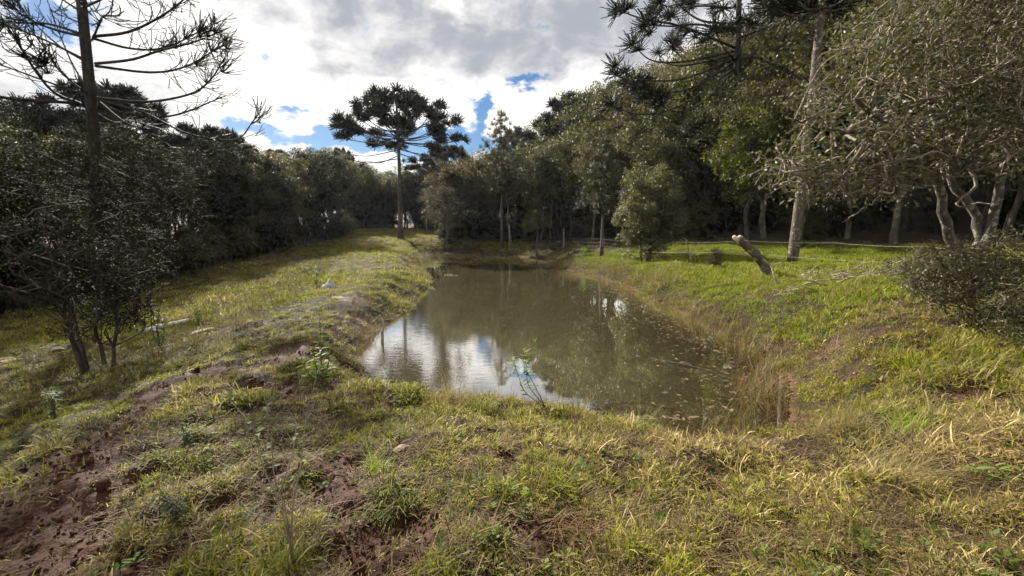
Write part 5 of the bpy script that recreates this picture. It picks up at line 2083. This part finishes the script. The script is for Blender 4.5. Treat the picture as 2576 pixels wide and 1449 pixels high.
M['tuft_green'] = tuft_mat('tuft_green', (.10, .19, .02), (.24, .33, .05))
M['tuft_straw'] = tuft_mat('tuft_straw', (.085, .058, .028), (.25, .18, .09))
M['tuft_brown'] = tuft_mat('tuft_brown', (.10, .065, .035), (.24, .17, .09))
M['tuft_dull'] = tuft_mat('tuft_dull', (.08, .10, .02), (.20, .20, .06))
tussock('grass_clump', 'bright green spiky grass clump beside the bare red soil pit', 945, 1170, 90, .15, .0055, .7, .05, 'tuft_green', 1, 0, 1)
tussock('grass_clump', 'long flattened straw-coloured grass swept to the right at the lower right', 2200, 1190, 420, .42, .0042, 1.0, .26, 'tuft_straw', 2, 0, 1, -.45)
tussock('grass_clump', 'second sweep of flattened dry grass at the lower right border', 2340, 1120, 300, .40, .0042, 1.0, .28, 'tuft_straw', 3, 0, 1, -.3)
tussock('grass_clump', 'dark brown tangled dry grass above the straw sweep', 2110, 1080, 260, .30, .004, .6, .22, 'tuft_brown', 4, 0, 1)
tussock('grass_clump', 'green blade clump in the middle of the dry grass at the lower right', 2290, 1080, 150, .24, .006, .6, .12, 'tuft_green', 5, 0, 1)
tussock('grass_clump', 'dull brown-green tussock at the near water edge', 1120, 1014, 340, .34, .0045, .6, .24, 'tuft_brown', 6, 0, 1)
tussock('grass_clump', 'green tussock at the near water edge right of the brown one', 1215, 1024, 220, .24, .005, .6, .16, 'tuft_dull', 7, 0, 1)
tussock('grass_clump', 'sparse thin upright stems beside the leaning waterside weed', 1440, 1040, 60, .36, .004, .22, .28, 'tuft_brown', 14, 0, 1)
tussock('grass_clump', 'low brown dry tuft at the near left corner of the pond', 930, 1010, 180, .2, .0045, .6, .2, 'tuft_brown', 15, 0, 1)
tussock('grass_clump', 'pale straw clump hanging over the soil at the bottom of the photo', 1450, 1330, 260, .17, .005, 1.0, .13, 'tuft_straw', 8, 0, 1, -1.6)
tussock('grass_clump', 'grass clump overhanging the red soil pit', 1000, 1240, 220, .14, .006, .9, .12, 'tuft_dull', 9, 0, 1, -1.7)
tussock('grass_clump', 'tall dry rush clump on the right shore', 1905, 885, 260, .34, .006, .5, .28, 'tuft_straw', 10, 0, 1)
tussock('grass_clump', 'dark rushy clump in the near right corner of the pond', 1640, 1066, 110, .24, .004, .3, .15, 'tuft_dull', 11, 0, 1)
tussock('grass_clump', 'brown dead stems at the near right corner of the pond', 1850, 1072, 160, .24, .004, .6, .3, 'tuft_brown', 12, 0, 1)
tussock('grass_clump', 'grass clump around the foot of the leggy sapling', 745, 1410, 200, .17, .0045, .45, .09, 'tuft_dull', 13, 0, 1)


# ------------------------------------------------------------------ thin bluish haze volume, added to lift the distant dark tones
def haze():
    a = Acc()
    x0, x1, y0, y1, z0, z1 = -330, 330, -60, 330, -8, 48
    V = [(x, y, z) for z in (z0, z1) for y in (y0, y1) for x in (x0, x1)]
    a.add(V, None, [(0, 2, 3, 1), (4, 5, 7, 6), (0, 1, 5, 4), (2, 6, 7, 3), (0, 4, 6, 2), (1, 3, 7, 5)])
    m, b, out = new_mat('haze')
    v = b.n('ShaderNodeVolumePrincipled')
    v.inputs['Color'].default_value = (.80, .87, 1.0, 1)
    v.inputs['Density'].default_value = .00018
    v.inputs['Anisotropy'].default_value = .2
    b.l(v.outputs[0], out.inputs['Volume'])
    o = obj('haze', a.mesh('haze', m))
    tag(o, None, None, None, 'stuff')


haze()


# descriptions of the uncountable growth and of the setting
STUFF = {'grass': ('short grazed pasture grass of the near foreground', 'grass'), 'grass.001': ('short pasture grass around the near half of the pond', 'grass'),
         'grass.002': ('pasture grass on the dam and the banks further off', 'grass'), 'grass.003': ('grass of the far clearing beyond the pond', 'grass'),
         'meadow_grass': ('bright green short grass of the sunny meadow behind the right bank', 'grass'), 'bank_grass': ('long dry grass fringing the waterline', 'grass'),
         'bank_straw': ('rank straw-coloured grass on the right bank', 'grass'), 'field_weeds': ('rough dull grass on the lower left field', 'grass'),
         'thatch': ('flattened dead blades lying between the living grass', 'dead grass'), 'turf_weeds': ('tiny broad-leaved weeds scattered through the foreground turf', 'weeds'),
         'mud_clods': ('crumbs of red-brown soil on the trampled track', 'soil'), 'floating_debris': ('dead leaves and bits drifting along the right shore', 'debris'),
         'haze': ('thin pale haze volume added to lift the distant tones', 'haze'), 'ground': ('uneven pasture ground with a trampled red-brown mud track', 'ground'), 'pond_water': ('still murky olive-brown pond reflecting clouds', 'water')}
for nm, (lab, cat) in STUFF.items():
    if nm in bpy.data.objects:
        tag(bpy.data.objects[nm], lab, cat)
